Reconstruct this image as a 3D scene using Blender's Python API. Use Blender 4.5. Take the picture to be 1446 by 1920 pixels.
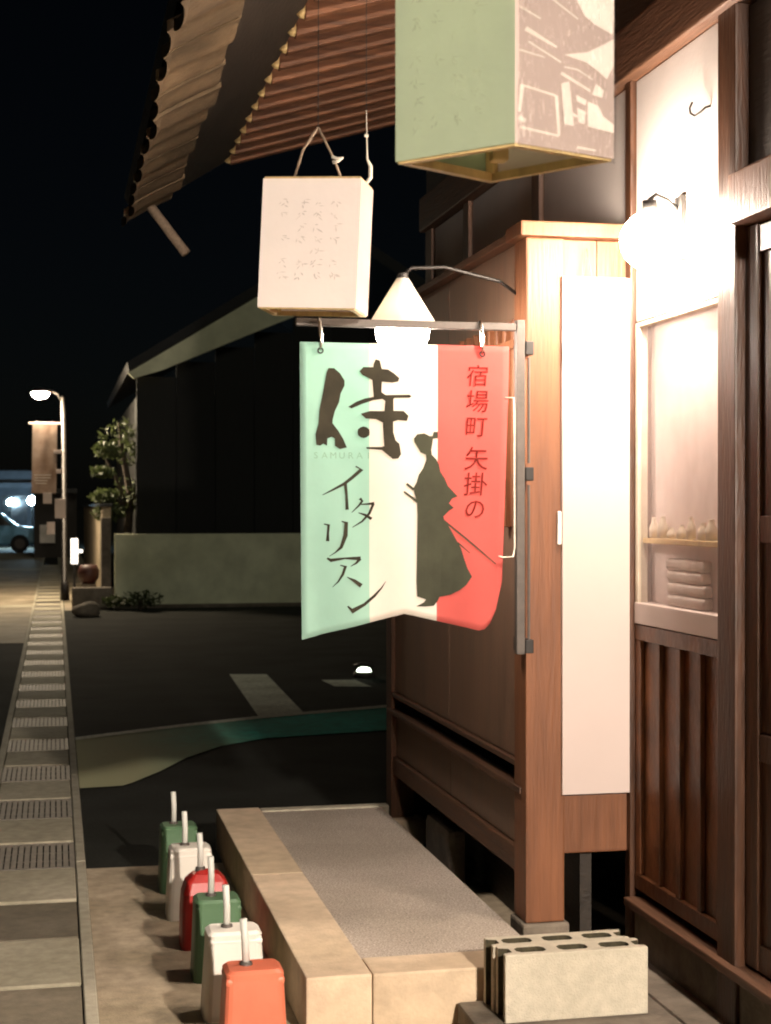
import bpy, bmesh, math, random
from math import radians as R, sin, cos, pi
from mathutils import Vector, Matrix

random.seed(7)
for o in list(bpy.data.objects):
    bpy.data.objects.remove(o)
S = bpy.context.scene
C = S.collection

# ------------------------------------------------------------------ camera
cd = bpy.data.cameras.new('camera')
cam = bpy.data.objects.new('camera', cd)
C.objects.link(cam)
cam.location = (0, 0, 1.55)
cam.rotation_euler = (R(90) - math.atan(10 / 2900), 0, -math.atan(620 / 2900))
cd.sensor_fit = 'HORIZONTAL'
cd.sensor_width = 36
cd.lens = 36 * 2900 / 1446
cd.clip_end = 2000
cd.clip_start = 0.05
cd.dof.use_dof = True
cd.dof.focus_distance = 4.75
cd.dof.aperture_fstop = 10
S.camera = cam

# ------------------------------------------------------------------ night sky and weak sky glow
SUN_EL, SUN_AZ = 38, 172            # azimuth the light comes from, clockwise from +Y
w = bpy.data.worlds.new('World')
S.world = w
w.use_nodes = True
nt = w.node_tree
bg = nt.nodes['Background']
sky = nt.nodes.new('ShaderNodeTexSky')
sky.sky_type = 'NISHITA'
sky.sun_disc = False
sky.sun_elevation = R(SUN_EL)
sky.sun_rotation = R(SUN_AZ)
nt.links.new(sky.outputs[0], bg.inputs[0])
bg.inputs[1].default_value = 0.0004
sl = bpy.data.lights.new('sun', 'SUN')
so = bpy.data.objects.new('sun', sl)
C.objects.link(so)
sl.energy = 0.30
sl.angle = R(20)
sl.color = (1.0, 0.97, 0.78)
d = Vector((sin(R(SUN_AZ)) * cos(R(SUN_EL)), cos(R(SUN_AZ)) * cos(R(SUN_EL)), sin(R(SUN_EL))))
so.rotation_euler = d.to_track_quat('Z', 'Y').to_euler()

vs = S.view_settings
vs.view_transform = 'Standard'
vs.look = 'None'
vs.exposure = 0.0
vs.gamma = 1.0
vs.use_curve_mapping = False
S.render.engine = 'CYCLES'
S.cycles.use_denoising = True
S.cycles.max_bounces = 7
S.cycles.diffuse_bounces = 4
S.cycles.sample_clamp_indirect = 6
S.cycles.caustics_reflective = False
S.cycles.filter_width = 2.0

# ------------------------------------------------------------------ materials
def mat(name, col, rough=0.7, scale=8.0, var=0.25, bump=0.0, bscale=None, metal=0.0, stretch=None,
        rnd=0.0, spec=0.4, col2=None, coat=0.0, detail=6, transl=0.0, dirt=0.0):
    m = bpy.data.materials.new(name)
    m.use_nodes = True
    n = m.node_tree
    L = n.links
    b = n.nodes['Principled BSDF']
    tc = n.nodes.new('ShaderNodeTexCoord')
    mp = n.nodes.new('ShaderNodeMapping')
    mp.inputs['Scale'].default_value = stretch or (1, 1, 1)
    L.new(tc.outputs['Object'], mp.inputs[0])
    oi = n.nodes.new('ShaderNodeObjectInfo')
    ofs = n.nodes.new('ShaderNodeVectorMath')
    ofs.operation = 'SCALE'
    ofs.inputs[3].default_value = 37.0
    comb = n.nodes.new('ShaderNodeCombineXYZ')
    for k in range(3):
        L.new(oi.outputs['Random'], comb.inputs[k])
    L.new(comb.outputs[0], ofs.inputs[0])
    add = n.nodes.new('ShaderNodeVectorMath')
    L.new(mp.outputs[0], add.inputs[0])
    L.new(ofs.outputs[0], add.inputs[1])
    nz = n.nodes.new('ShaderNodeTexNoise')
    nz.inputs['Scale'].default_value = scale
    nz.inputs['Detail'].default_value = detail
    nz.inputs['Roughness'].default_value = 0.6
    L.new(add.outputs[0], nz.inputs['Vector'])
    rp = n.nodes.new('ShaderNodeValToRGB')
    c2 = col2 or tuple(c * (1 + var) for c in col)
    c1 = tuple(c * (1 - var) for c in col)
    rp.color_ramp.elements[0].position = 0.3
    rp.color_ramp.elements[0].color = (*c1, 1)
    rp.color_ramp.elements[1].position = 0.7
    rp.color_ramp.elements[1].color = (*c2, 1)
    L.new(nz.outputs['Fac'], rp.inputs[0])
    out = rp.outputs[0]
    if dirt:
        nd = n.nodes.new('ShaderNodeTexNoise')
        nd.inputs['Scale'].default_value = 1.7
        nd.inputs['Detail'].default_value = 8
        L.new(add.outputs[0], nd.inputs['Vector'])
        r2 = n.nodes.new('ShaderNodeValToRGB')
        r2.color_ramp.elements[0].position = 0.38
        r2.color_ramp.elements[0].color = (1 - dirt, 1 - dirt, 1 - dirt * 1.15, 1)
        r2.color_ramp.elements[1].position = 0.62
        r2.color_ramp.elements[1].color = (1, 1, 1, 1)
        L.new(nd.outputs['Fac'], r2.inputs[0])
        mx = n.nodes.new('ShaderNodeMix')
        mx.data_type = 'RGBA'
        mx.blend_type = 'MULTIPLY'
        mx.inputs[0].default_value = 1
        L.new(out, mx.inputs[6])
        L.new(r2.outputs[0], mx.inputs[7])
        out = mx.outputs[2]
    if rnd:
        hs = n.nodes.new('ShaderNodeHueSaturation')
        mr = n.nodes.new('ShaderNodeMapRange')
        mr.inputs['To Min'].default_value = 1 - rnd
        mr.inputs['To Max'].default_value = 1 + rnd
        L.new(oi.outputs['Random'], mr.inputs[0])
        L.new(mr.outputs[0], hs.inputs['Value'])
        L.new(out, hs.inputs['Color'])
        out = hs.outputs[0]
    L.new(out, b.inputs['Base Color'])
    b.inputs['Metallic'].default_value = metal
    b.inputs['Specular IOR Level'].default_value = spec
    rr = n.nodes.new('ShaderNodeMapRange')
    rr.inputs['To Min'].default_value = max(0.03, rough - 0.12)
    rr.inputs['To Max'].default_value = min(1, rough + 0.12)
    L.new(nz.outputs['Fac'], rr.inputs[0])
    L.new(rr.outputs[0], b.inputs['Roughness'])
    b.inputs['Coat Weight'].default_value = coat
    b.inputs['Coat Roughness'].default_value = 0.06
    if bump:
        bp = n.nodes.new('ShaderNodeBump')
        bp.inputs['Strength'].default_value = bump
        bp.inputs['Distance'].default_value = 0.01
        n2 = n.nodes.new('ShaderNodeTexNoise')
        n2.inputs['Scale'].default_value = bscale or scale * 4
        n2.inputs['Detail'].default_value = 5
        L.new(add.outputs[0], n2.inputs['Vector'])
        L.new(n2.outputs['Fac'], bp.inputs['Height'])
        L.new(bp.outputs[0], b.inputs['Normal'])
    if transl:
        tr = n.nodes.new('ShaderNodeBsdfTranslucent')
        L.new(out, tr.inputs[0])
        ms = n.nodes.new('ShaderNodeMixShader')
        ms.inputs[0].default_value = transl
        L.new(b.outputs[0], ms.inputs[1])
        L.new(tr.outputs[0], ms.inputs[2])
        L.new(ms.outputs[0], n.nodes['Material Output'].inputs[0])
    return m

def emit(name, col, strength):
    m = bpy.data.materials.new(name)
    m.use_nodes = True
    b = m.node_tree.nodes['Principled BSDF']
    b.inputs['Base Color'].default_value = (0.8, 0.8, 0.8, 1)
    b.inputs['Emission Color'].default_value = (*col, 1)
    b.inputs['Emission Strength'].default_value = strength
    return m

def glass(name, col=(1, 1, 1), rough=0.03, base=0.05):
    # thin window pane: mostly clear, Fresnel reflections
    m = bpy.data.materials.new(name)
    m.use_nodes = True
    n = m.node_tree
    L = n.links
    out = n.nodes['Material Output']
    tr = n.nodes.new('ShaderNodeBsdfTransparent')
    tr.inputs[0].default_value = (*col, 1)
    gl = n.nodes.new('ShaderNodeBsdfGlossy')
    gl.inputs['Roughness'].default_value = rough
    lw = n.nodes.new('ShaderNodeLayerWeight')
    lw.inputs[0].default_value = 0.5
    pw = n.nodes.new('ShaderNodeMath')
    pw.operation = 'POWER'
    pw.inputs[1].default_value = 5
    L.new(lw.outputs['Facing'], pw.inputs[0])
    fr = n.nodes.new('ShaderNodeMapRange')
    fr.inputs['To Min'].default_value = base
    fr.inputs['To Max'].default_value = 0.9
    L.new(pw.outputs[0], fr.inputs[0])
    nz = n.nodes.new('ShaderNodeTexNoise')
    nz.inputs['Scale'].default_value = 5
    bp = n.nodes.new('ShaderNodeBump')
    bp.inputs['Strength'].default_value = 0.05
    L.new(nz.outputs['Fac'], bp.inputs['Height'])
    L.new(bp.outputs[0], gl.inputs['Normal'])
    mx = n.nodes.new('ShaderNodeMixShader')
    L.new(fr.outputs[0], mx.inputs[0])
    L.new(tr.outputs[0], mx.inputs[1])
    L.new(gl.outputs[0], mx.inputs[2])
    L.new(mx.outputs[0], out.inputs[0])
    return m

M = {}
M['asphalt'] = mat('asphalt', (0.030, 0.031, 0.027), 0.9, 60, 0.35, 0.5, 240, dirt=0.35, spec=0.08)
M['concrete'] = mat('concrete', (0.42, 0.34, 0.24), 0.85, 14, 0.28, 0.3, 120, dirt=0.45)
M['kerb'] = mat('kerb_concrete', (0.61, 0.475, 0.335), 0.85, 14, 0.16, 0.25, 90, dirt=0.22)
M['aggregate'] = mat('washed_aggregate', (0.43, 0.365, 0.305), 0.8, 160, 0.55, 0.8, 170, dirt=0.2)
M['slab'] = mat('drain_slab', (0.41, 0.37, 0.275), 0.8, 20, 0.2, 0.25, 150, rnd=0.18, dirt=0.25)
M['dslab'] = mat('brown_drain_slab', (0.20, 0.17, 0.125), 0.8, 20, 0.25, 0.25, 150, rnd=0.12, dirt=0.3)
M['edge'] = mat('drain_edge', (0.40, 0.365, 0.28), 0.8, 20, 0.2, 0.2, 120, dirt=0.2)
M['grate'] = mat('grate_iron', (0.19, 0.165, 0.135), 0.6, 20, 0.3, 0.2, 80, metal=0.3, rnd=0.2)
M['pit'] = mat('drain_pit', (0.12, 0.105, 0.085), 0.95)
M['line'] = mat('road_paint', (0.70, 0.72, 0.60), 0.8, 25, 0.3, 0.2, 150, dirt=0.3)
M['green'] = mat('green_paint', (0.04, 0.52, 0.42), 0.85, 12, 0.25, 0.3, 200, dirt=0.3, spec=0.1)
M['pave'] = mat('pale_paving', (0.30, 0.25, 0.18), 0.8, 4, 0.25, 0.2, 90, dirt=0.35)
M['block'] = mat('block_concrete', (0.52, 0.47, 0.37), 0.9, 30, 0.12, 0.5, 220, dirt=0.12)
M['cell_wall'] = mat('dark_cell_wall', (0.045, 0.038, 0.02), 0.95, 40, 0.4, 0.6, 120)
M['wood'] = mat('aged_wood', (0.08, 0.036, 0.018), 0.6, 5, 0.45, 0.3, 18, stretch=(7, 7, 0.6), rnd=0.15)
M['woodY'] = mat('aged_wood_level', (0.08, 0.036, 0.018), 0.6, 5, 0.45, 0.3, 18, stretch=(7, 0.6, 7), rnd=0.15)
M['soffit'] = mat('soffit_wood', (0.135, 0.056, 0.026), 0.65, 5, 0.5, 0.35, 18, stretch=(0.6, 9, 9), rnd=0.22)
M['orange'] = mat('cedar_wood', (0.150, 0.058, 0.024), 0.55, 4, 0.28, 0.25, 16, stretch=(6, 6, 0.5), rnd=0.1)
M['char'] = mat('charred_board', (0.008, 0.008, 0.007), 0.8, 6, 0.4, 0.3, 20, stretch=(5, 5, .7), rnd=0.2)
M['dark'] = mat('black_stained_wood', (0.022, 0.016, 0.011), 0.6, 6, 0.4, 0.3, 20, stretch=(5, 0.7, 5), rnd=0.2)
M['bay'] = mat('bay_board', (0.145, 0.086, 0.056), 0.5, 4, 0.2, 0.12, 16, stretch=(5, 5, 0.5), rnd=0.08)
M['door'] = mat('door_wood', (0.055, 0.021, 0.008), 0.45, 5, 0.5, 0.25, 18, stretch=(6, 6, 0.8), rnd=0.15)
M['doorwarm'] = mat('warm_door_wood', (0.10, 0.036, 0.013), 0.4, 4, 0.6, 0.35, 14, stretch=(6, 2.2, 1.6), rnd=0.2)
M['plaster'] = mat('plaster', (0.60, 0.55, 0.52), 0.9, 3, 0.06, 0.08, 60)
M['gplaster'] = mat('old_plaster', (0.68, 0.68, 0.48), 0.9, 2.5, 0.16, 0.1, 50, dirt=0.15)
M['gutter'] = mat('gutter_plastic', (0.19, 0.125, 0.06), 0.6, 3, 0.2, 0.1, 40, stretch=(3, 0.8, 3))
M['steel'] = mat('grey_steel', (0.085, 0.072, 0.062), 0.55, 25, 0.2, 0.1, 90, metal=0.2)
M['clay'] = mat('weathered_clay_tile', (0.125, 0.083, 0.045), 0.8, 7, 0.4, 0.5, 50, rnd=0.25, dirt=0.4)
M['iron'] = mat('black_iron', (0.03, 0.028, 0.026), 0.5, 20, 0.2, metal=0.6)
M['chrome'] = mat('bright_hook', (0.75, 0.73, 0.68), 0.22, 10, 0.05, metal=1.0)
M['cord'] = mat('white_cord', (0.6, 0.55, 0.46), 0.8, 80, 0.2)
M['string'] = mat('brown_string', (0.22, 0.16, 0.11), 0.85, 80, 0.25)
M['sign'] = mat('white_sign', (0.49, 0.405, 0.37), 0.5, 2, 0.03, 0.03, 20)
M['c_green'] = mat('mint_cloth', (0.42, 0.65, 0.55), 0.9, 3, 0.07, 0.3, 9, transl=0.4, spec=0.1)
M['c_white'] = mat('cream_cloth', (0.84, 0.78, 0.70), 0.9, 3, 0.05, 0.3, 9, transl=0.4, spec=0.1)
M['c_red'] = mat('red_cloth', (0.70, 0.15, 0.13), 0.9, 3, 0.07, 0.3, 9, transl=0.4, spec=0.1)
M['ink'] = mat('ink', (0.032, 0.028, 0.018), 0.8, 14, 0.35, spec=0.15)
M['ink2'] = mat('figure_ink', (0.042, 0.044, 0.028), 0.8, 9, 0.25, spec=0.15)
M['ink_red'] = mat('red_ink', (0.16, 0.012, 0.008), 0.8, 20, 0.3, spec=0.15)
M['ink_faint'] = mat('faint_ink', (0.27, 0.44, 0.33), 0.85, 20, 0.15, spec=0.1)
M['paper'] = mat('lantern_paper', (0.88, 0.80, 0.75), 0.6, 4, 0.04, 0.08, 60, transl=0.2)
M['wrapped'] = mat('wrapped_and_shaded_paper', (0.47, 0.375, 0.335), 0.6, 4, 0.05, 0.08, 60, transl=0.2)  # vinyl wrapped side; also the small lantern's shaded side
M['paper_ink'] = mat('lantern_ink', (0.66, 0.59, 0.54), 0.8, 20, 0.2)
M['paper_dark'] = mat('lantern_ink_dark', (0.36, 0.42, 0.28), 0.8, 20, 0.3)
M['print'] = mat('pale_print', (0.80, 0.72, 0.64), 0.7, 12, 0.1, transl=0.15)
M['gpaper'] = mat('green_lantern_paper', (0.47, 0.55, 0.39), 0.6, 4, 0.08, 0.08, 60, transl=0.45)
M['frame'] = mat('lantern_wood', (0.50, 0.36, 0.16), 0.6, 8, 0.25, 0.15, 40, stretch=(4, 4, 1))
M['p_white'] = mat('white_plastic', (0.74, 0.70, 0.63), 0.42, 6, 0.06, 0.05, 30, dirt=0.15)
M['p_red'] = mat('red_plastic', (0.42, 0.022, 0.018), 0.38, 6, 0.15, 0.05, 30, dirt=0.2)
M['p_salmon'] = mat('salmon_plastic', (0.66, 0.17, 0.095), 0.42, 6, 0.12, 0.05, 30, dirt=0.15)
M['p_green'] = mat('green_plastic', (0.085, 0.165, 0.085), 0.42, 6, 0.15, 0.05, 30, dirt=0.2)
M['p_dark'] = mat('dark_red_glaze', (0.05, 0.014, 0.010), 0.5, 6, 0.2)
M['pole'] = mat('pole_plastic', (0.58, 0.58, 0.53), 0.4, 10, 0.08)
M['stone'] = mat('stone', (0.17, 0.14, 0.11), 0.9, 9, 0.35, 0.6, 40, dirt=0.3)
M['bark'] = mat('bark', (0.07, 0.05, 0.035), 0.9, 20, 0.4, 0.5)
M['leaf'] = mat('leaf', (0.075, 0.095, 0.035), 0.6, 5, 0.4, transl=0.2, rnd=0.2)
M['tile'] = mat('roof_tile', (0.03, 0.03, 0.03), 0.5, 10, 0.25, 0.1)
M['lampmetal'] = mat('lamp_metal', (0.012, 0.010, 0.009), 0.5, 15, 0.2, metal=0.4)
M['flag'] = mat('flag_cloth', (0.34, 0.20, 0.13), 0.85, 2.2, 0.45, 0.05, transl=0.2, col2=(0.42, 0.33, 0.28))
M['flagtext'] = mat('flag_text', (0.7, 0.62, 0.55), 0.85, 10, 0.1)
M['blue'] = mat('blue_car_paint', (0.07, 0.22, 0.36), 0.3, 5, 0.1, metal=0.3, coat=0.5)
M['rubber'] = mat('rubber', (0.02, 0.02, 0.02), 0.8)
M['farshop'] = mat('far_wall', (0.05, 0.055, 0.065), 0.85, 2, 0.3)
M['shade'] = mat('enamel_shade', (0.75, 0.70, 0.62), 0.5, 5, 0.05, transl=0.35)
M['display'] = mat('display_back', (0.62, 0.53, 0.50), 0.8, 2, 0.1)
M['cloth'] = mat('folded_cloth', (0.62, 0.55, 0.50), 0.9, 12, 0.1, 0.3, 60)
M['pottery'] = mat('pale_pottery', (0.62, 0.55, 0.44), 0.45, 10, 0.15)
M['carglass'] = mat('dark_glass', (0.02, 0.025, 0.03), 0.1, 5, 0.1, spec=0.6)
M['glass'] = glass('window_glass')
M['vinyl'] = glass('clear_vinyl', rough=0.04, base=0.32)
def frosted(name):
    m = bpy.data.materials.new(name)
    m.use_nodes = True
    n = m.node_tree
    tr = n.nodes.new('ShaderNodeBsdfTransparent')
    df = n.nodes.new('ShaderNodeBsdfTranslucent')
    d2 = n.nodes.new('ShaderNodeBsdfDiffuse')
    nz = n.nodes.new('ShaderNodeTexNoise')
    nz.inputs['Scale'].default_value = 6
    cr = n.nodes.new('ShaderNodeMapRange')
    cr.inputs['To Min'].default_value = 0.10
    cr.inputs['To Max'].default_value = 0.32
    n.links.new(nz.outputs['Fac'], cr.inputs[0])
    for q in (df, d2):
        q.inputs[0].default_value = (0.72, 0.62, 0.59, 1)
    a = n.nodes.new('ShaderNodeMixShader')
    b = n.nodes.new('ShaderNodeMixShader')
    a.inputs[0].default_value = 0.5
    n.links.new(cr.outputs[0], b.inputs[0])
    n.links.new(df.outputs[0], a.inputs[1])
    n.links.new(d2.outputs[0], a.inputs[2])
    n.links.new(tr.outputs[0], b.inputs[1])
    n.links.new(a.outputs[0], b.inputs[2])
    n.links.new(b.outputs[0], n.nodes['Material Output'].inputs[0])
    return m
M['frosted'] = frosted('misted_glass')
WARM = (1.0, 0.83, 0.68)
M['bulb'] = emit('lamp_bulb', WARM, 340)
M['bulb_b'] = emit('pendant_bulb', (1.0, 0.86, 0.74), 210)
M['bulb_c'] = emit('entrance_bulb', (1.0, 0.86, 0.73), 12500)
M['street'] = emit('street_lens', (1.0, 0.80, 0.55), 1800)
M['cool'] = emit('cool_lamp', (0.5, 0.8, 1.0), 300)
M['litsign'] = emit('lit_sign', (1.0, 0.90, 0.75), 3.2)
M['spot'] = emit('ground_lens', (0.85, 1.0, 0.75), 5)
M['inner'] = emit('lantern_led', (1.0, 0.86, 0.56), 10)

# vinyl: wrinkled so that it bends reflections
def vinyl():
    m = M['vinyl']
    n = m.node_tree
    for nd in n.nodes:
        if nd.type == 'TEX_NOISE':
            nd.inputs['Scale'].default_value = 7
            nd.inputs['Detail'].default_value = 2
        if nd.type == 'BUMP':
            nd.inputs['Strength'].default_value = 0.12
            nd.inputs['Distance'].default_value = 0.05
vinyl()

# ------------------------------------------------------------------ mesh helpers
ORG = {}
class MB:
    def __init__(s):
        s.v, s.f, s.m = [], [], []
    def add(s, vs_, fs, mi=0):
        k = len(s.v)
        s.v += [tuple(p) for p in vs_]
        for f in fs:
            s.f.append(tuple(i + k for i in f))
            s.m.append(mi)
        return s
    def box(s, x0, x1, y0, y1, z0, z1, mi=0):
        return s.hexa([(x0, y0, z0), (x1, y0, z0), (x1, y1, z0), (x0, y1, z0),
                       (x0, y0, z1), (x1, y0, z1), (x1, y1, z1), (x0, y1, z1)], mi)
    def hexa(s, p, mi=0):
        return s.add(p, [(3, 2, 1, 0), (4, 5, 6, 7), (0, 1, 5, 4), (1, 2, 6, 5), (2, 3, 7, 6), (3, 0, 4, 7)], mi)
    def tube(s, path, r, n=8, mi=0):
        path = [Vector(p) for p in path]
        rs = r if isinstance(r, (list, tuple)) else [r] * len(path)
        rings = []
        for i, p in enumerate(path):
            t = (path[min(i + 1, len(path) - 1)] - path[max(i - 1, 0)]).normalized()
            if i == 0:
                a = t.cross(Vector((0, 0, 1)) if abs(t.z) < .8 else Vector((0, 1, 0)))
            else:
                a = a - t * a.dot(t)
            a.normalize()
            b = t.cross(a)
            rings.append([p + a * rs[i] * cos(2 * pi * k / n) + b * rs[i] * sin(2 * pi * k / n) for k in range(n)])
        vv = [q for rg in rings for q in rg]
        ff = []
        for i in range(len(path) - 1):
            for k in range(n):
                ff.append((i * n + k, i * n + (k + 1) % n, (i + 1) * n + (k + 1) % n, (i + 1) * n + k))
        ff.append(tuple(range(n))[::-1])
        ff.append(tuple((len(path) - 1) * n + k for k in range(n)))
        return s.add(vv, ff, mi)
    def lathe(s, prof, c=(0, 0, 0), n=20, mi=0):
        vv, ff = [], []
        for r, z in prof:
            for k in range(n):
                vv.append((c[0] + r * cos(2 * pi * k / n), c[1] + r * sin(2 * pi * k / n), c[2] + z))
        for i in range(len(prof) - 1):
            for k in range(n):
                ff.append((i * n + k, i * n + (k + 1) % n, (i + 1) * n + (k + 1) % n, (i + 1) * n + k))
        return s.add(vv, ff, mi)
    def ball(s, c, r, n=16, sz=1.0):
        prof = [(max(1e-4, r * sin(pi * i / 10)), -r * sz * cos(pi * i / 10)) for i in range(11)]
        return s.lathe(prof, c, n)
    def prism(s, pts, y0, y1, mi=0):
        """outline pts (x,z) extruded along y"""
        n = len(pts)
        vv = [(x, y0, z) for x, z in pts] + [(x, y1, z) for x, z in pts]
        ff = [tuple(range(n)), tuple(range(2 * n - 1, n - 1, -1))]
        for i in range(n):
            j = (i + 1) % n
            ff.append((i, i + n, j + n, j))
        return s.add(vv, ff, mi)
    def mesh(s, name, mats, bevel=0, seg=2, smooth=False, org=(0, 0, 0)):
        me = bpy.data.meshes.new(name)
        me.from_pydata([(a - org[0], b - org[1], c - org[2]) for a, b, c in s.v], [], s.f)
        for m_ in (mats if isinstance(mats, (list, tuple)) else [mats]):
            me.materials.append(m_)
        for p, mi in zip(me.polygons, s.m):
            p.material_index = mi
        bm = bmesh.new()
        bm.from_mesh(me)
        bmesh.ops.recalc_face_normals(bm, faces=bm.faces)
        if bevel:
            bmesh.ops.bevel(bm, geom=list(bm.edges), offset=bevel, segments=seg, affect='EDGES', profile=0.6)
        bm.to_mesh(me)
        bm.free()
        if smooth:
            for p in me.polygons:
                p.use_smooth = True
        return me
    def build(s, name, mats, parent=None, bevel=0, seg=2, smooth=False, label=None):
        org = ORG.get(parent.name, (0, 0, 0)) if parent else (0, 0, 0)
        me = s.mesh(name, mats, bevel, seg, smooth, org)
        o = bpy.data.objects.new(name, me)
        C.objects.link(o)
        o.parent = parent
        ORG[o.name] = org
        if label:
            o['label'] = label
        return o

def box(*a):
    return MB().box(*a)

def thing(name, label, cat, loc=(0, 0, 0), group=None):
    o = bpy.data.objects.new(name, None)
    C.objects.link(o)
    o.empty_display_size = 0.1
    o.location = loc
    ORG[o.name] = tuple(loc)
    return tag(o, label, cat, group)

def tag(o, label, cat, group=None):
    o['label'] = label
    o['category'] = cat
    if group:
        o['group'] = group
    return o

def struct(o):
    o['kind'] = 'structure'
    return o

def inst(name, me, loc, parent):
    """a piece that shares its mesh; loc in world space"""
    o = bpy.data.objects.new(name, me)
    C.objects.link(o)
    org = ORG.get(parent.name, (0, 0, 0)) if parent else (0, 0, 0)
    o.parent = parent
    o.location = (loc[0] - org[0], loc[1] - org[1], loc[2] - org[2])
    return o

def sheet(name, pts, z, m, parent=None):
    mb = MB()
    mb.add([(x, y, z) for x, y in pts], [tuple(range(len(pts)))])
    return mb.build(name, m, parent)

# ================================================================== GROUND
g = sheet('ground', [(-400, -60), (400, -60), (400, 700), (-400, 700)], -0.006, M['asphalt'])
struct(g)
side = struct(sheet('side_street', [(0.13, 6.72), (40, 6.72), (40, 23.5), (0.13, 23.5)], 0.0, M['asphalt']))
fore = struct(sheet('forecourt', [(0.13, -3), (2.6, -3), (2.6, 6.70), (1.2, 6.705), (0.6, 6.71), (0.13, 6.72)], 0.004, M['concrete']))
# the curved green walking strip of the side street with its beige end and edge line
up = [(0.132, 10.45), (0.55, 10.72), (0.908, 10.94), (1.35, 11.18), (1.775, 11.37), (2.574, 11.68), (4.5, 12.2), (9, 13.0)]
lo = [(9, 11.3), (4.5, 10.8), (2.298, 10.45), (1.382, 10.26), (1.05, 9.98), (0.792, 9.56), (0.6, 9.1), (0.42, 8.75), (0.366, 8.67), (0.132, 8.64)]
strip_m = M['green']
_n = strip_m.node_tree
_b = _n.nodes['Principled BSDF']
_src = _b.inputs['Base Color'].links[0].from_socket
_tc = [x for x in _n.nodes if x.type == 'TEX_COORD'][0]
_sx = _n.nodes.new('ShaderNodeSeparateXYZ')
_n.links.new(_tc.outputs['Object'], _sx.inputs[0])
_nz = _n.nodes.new('ShaderNodeTexNoise')
_nz.inputs['Scale'].default_value = 3.0
_ad = _n.nodes.new('ShaderNodeMath')
_ad.operation = 'MULTIPLY_ADD'
_ad.inputs[1].default_value = 0.9
_n.links.new(_nz.outputs['Fac'], _ad.inputs[0])
_n.links.new(_sx.outputs['X'], _ad.inputs[2])
_mr = _n.nodes.new('ShaderNodeMapRange')
_mr.inputs['From Min'].default_value = 0.75
_mr.inputs['From Max'].default_value = 1.9
_n.links.new(_ad.outputs[0], _mr.inputs[0])
_mx = _n.nodes.new('ShaderNodeMix')
_mx.data_type = 'RGBA'
_mx.inputs[6].default_value = (0.55, 0.54, 0.32, 1)
_n.links.new(_mr.outputs[0], _mx.inputs[0])
_n.links.new(_src, _mx.inputs[7])
_n.links.new(_mx.outputs[2], _b.inputs['Base Color'])
struct(sheet('walking_strip', up + lo, 0.006, M['green']))
mk = MB()
for a, b in zip(up[:-1], up[1:]):
    mk.add([(a[0], a[1] - .05, 0.010), (b[0], b[1] - .05, 0.010), (b[0], b[1] + .08, 0.010), (a[0], a[1] + .08, 0.010)], [(0, 1, 2, 3)])
mk.build('edge_line', M['line'], side)
sheet('stop_line', [(1.465, 11.32), (1.824, 11.50), (1.909, 14.18), (1.572, 14.25)], 0.005, M['line'], side)
sheet('stop_line', [(2.35, 13.1), (2.66, 13.0), (2.62, 13.55), (2.32, 13.6)], 0.005, M['line'], side)
# pale paving of the main street beyond the crossing
pv = struct(sheet('street_paving', [(-9, 18.0), (-0.34, 18.05), (-0.34, 60), (-9, 60)], 0.0, M['pave']))
for i, y in enumerate((24.3, 31.0, 38.5)):
    sheet('paving_band', [(-9, y), (-0.34, y), (-0.34, y + .7 + i * .3), (-9, y + .7 + i * .3)], 0.005, M['slab'], pv)
struct(sheet('far_pavement', [(0.14, 23.5), (0.62, 23.5), (0.8, 27), (0.8, 60), (0.14, 60)], 0.003, M['pave']))

# ------------------------------------------------------------------ drain channel with slabs and gratings
drain = MB().box(-0.33, 0.128, -2, 62, -0.30, -0.036).build('drain_channel', M['pit'])
struct(drain)
ed = MB().box(-0.021, 0.021, -1.1, 1.1, -0.06, 0.012).mesh('channel_edge', M['edge'], 0.004, 1)
for i in range(28):
    inst('channel_edge', ed, (0.108, -0.9 + i * 2.21, 0), drain)
    inst('channel_edge', ed, (-0.322, -0.9 + i * 2.21, 0), drain)
slab_me = MB().box(-0.19, 0.19, -0.27, 0.27, -0.055, 0.008).mesh('slab', M['slab'], 0.005, 1)
gm = MB()
gm.box(-0.19, 0.19, -0.25, -0.235, -0.05, 0.004).box(-0.19, 0.19, 0.235, 0.25, -0.05, 0.004)
for k in range(14):
    x = -0.18 + k * 0.36 / 13
    gm.box(x - 0.0108, x + 0.0108, -0.235, 0.235, -0.04, 0.003)
for y in (-0.08, 0.08):
    gm.box(-0.187, 0.187, y - 0.006, y + 0.006, -0.045, -0.004)
grate_me = gm.mesh('grate', M['grate'])
dslab_me = MB().box(-0.19, 0.19, -0.255, 0.255, -0.034, 0.006).mesh('dark_slab', M['dslab'], 0.005, 1)
y = 5.41 - 1.1 * 3
i = 0
while y < 42:
    inst('slab', slab_me, (-0.107, y, random.uniform(-.003, .002)), drain)
    if y < 5.6:
        inst('dark_slab', dslab_me, (-0.107, y + 0.545, -.004), drain)
    else:
        inst('grate', grate_me, (-0.107, y + 0.545, 0), drain)
    y += 1.09
    i += 1

# ================================================================== SHOP BUILDING
XW, XB = 1.88, 1.53
bd = thing('wooden_shop', 'old wooden shop with brown rafters, plaster panels and long eaves', 'building', (XW, 5.5, 0))

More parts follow.
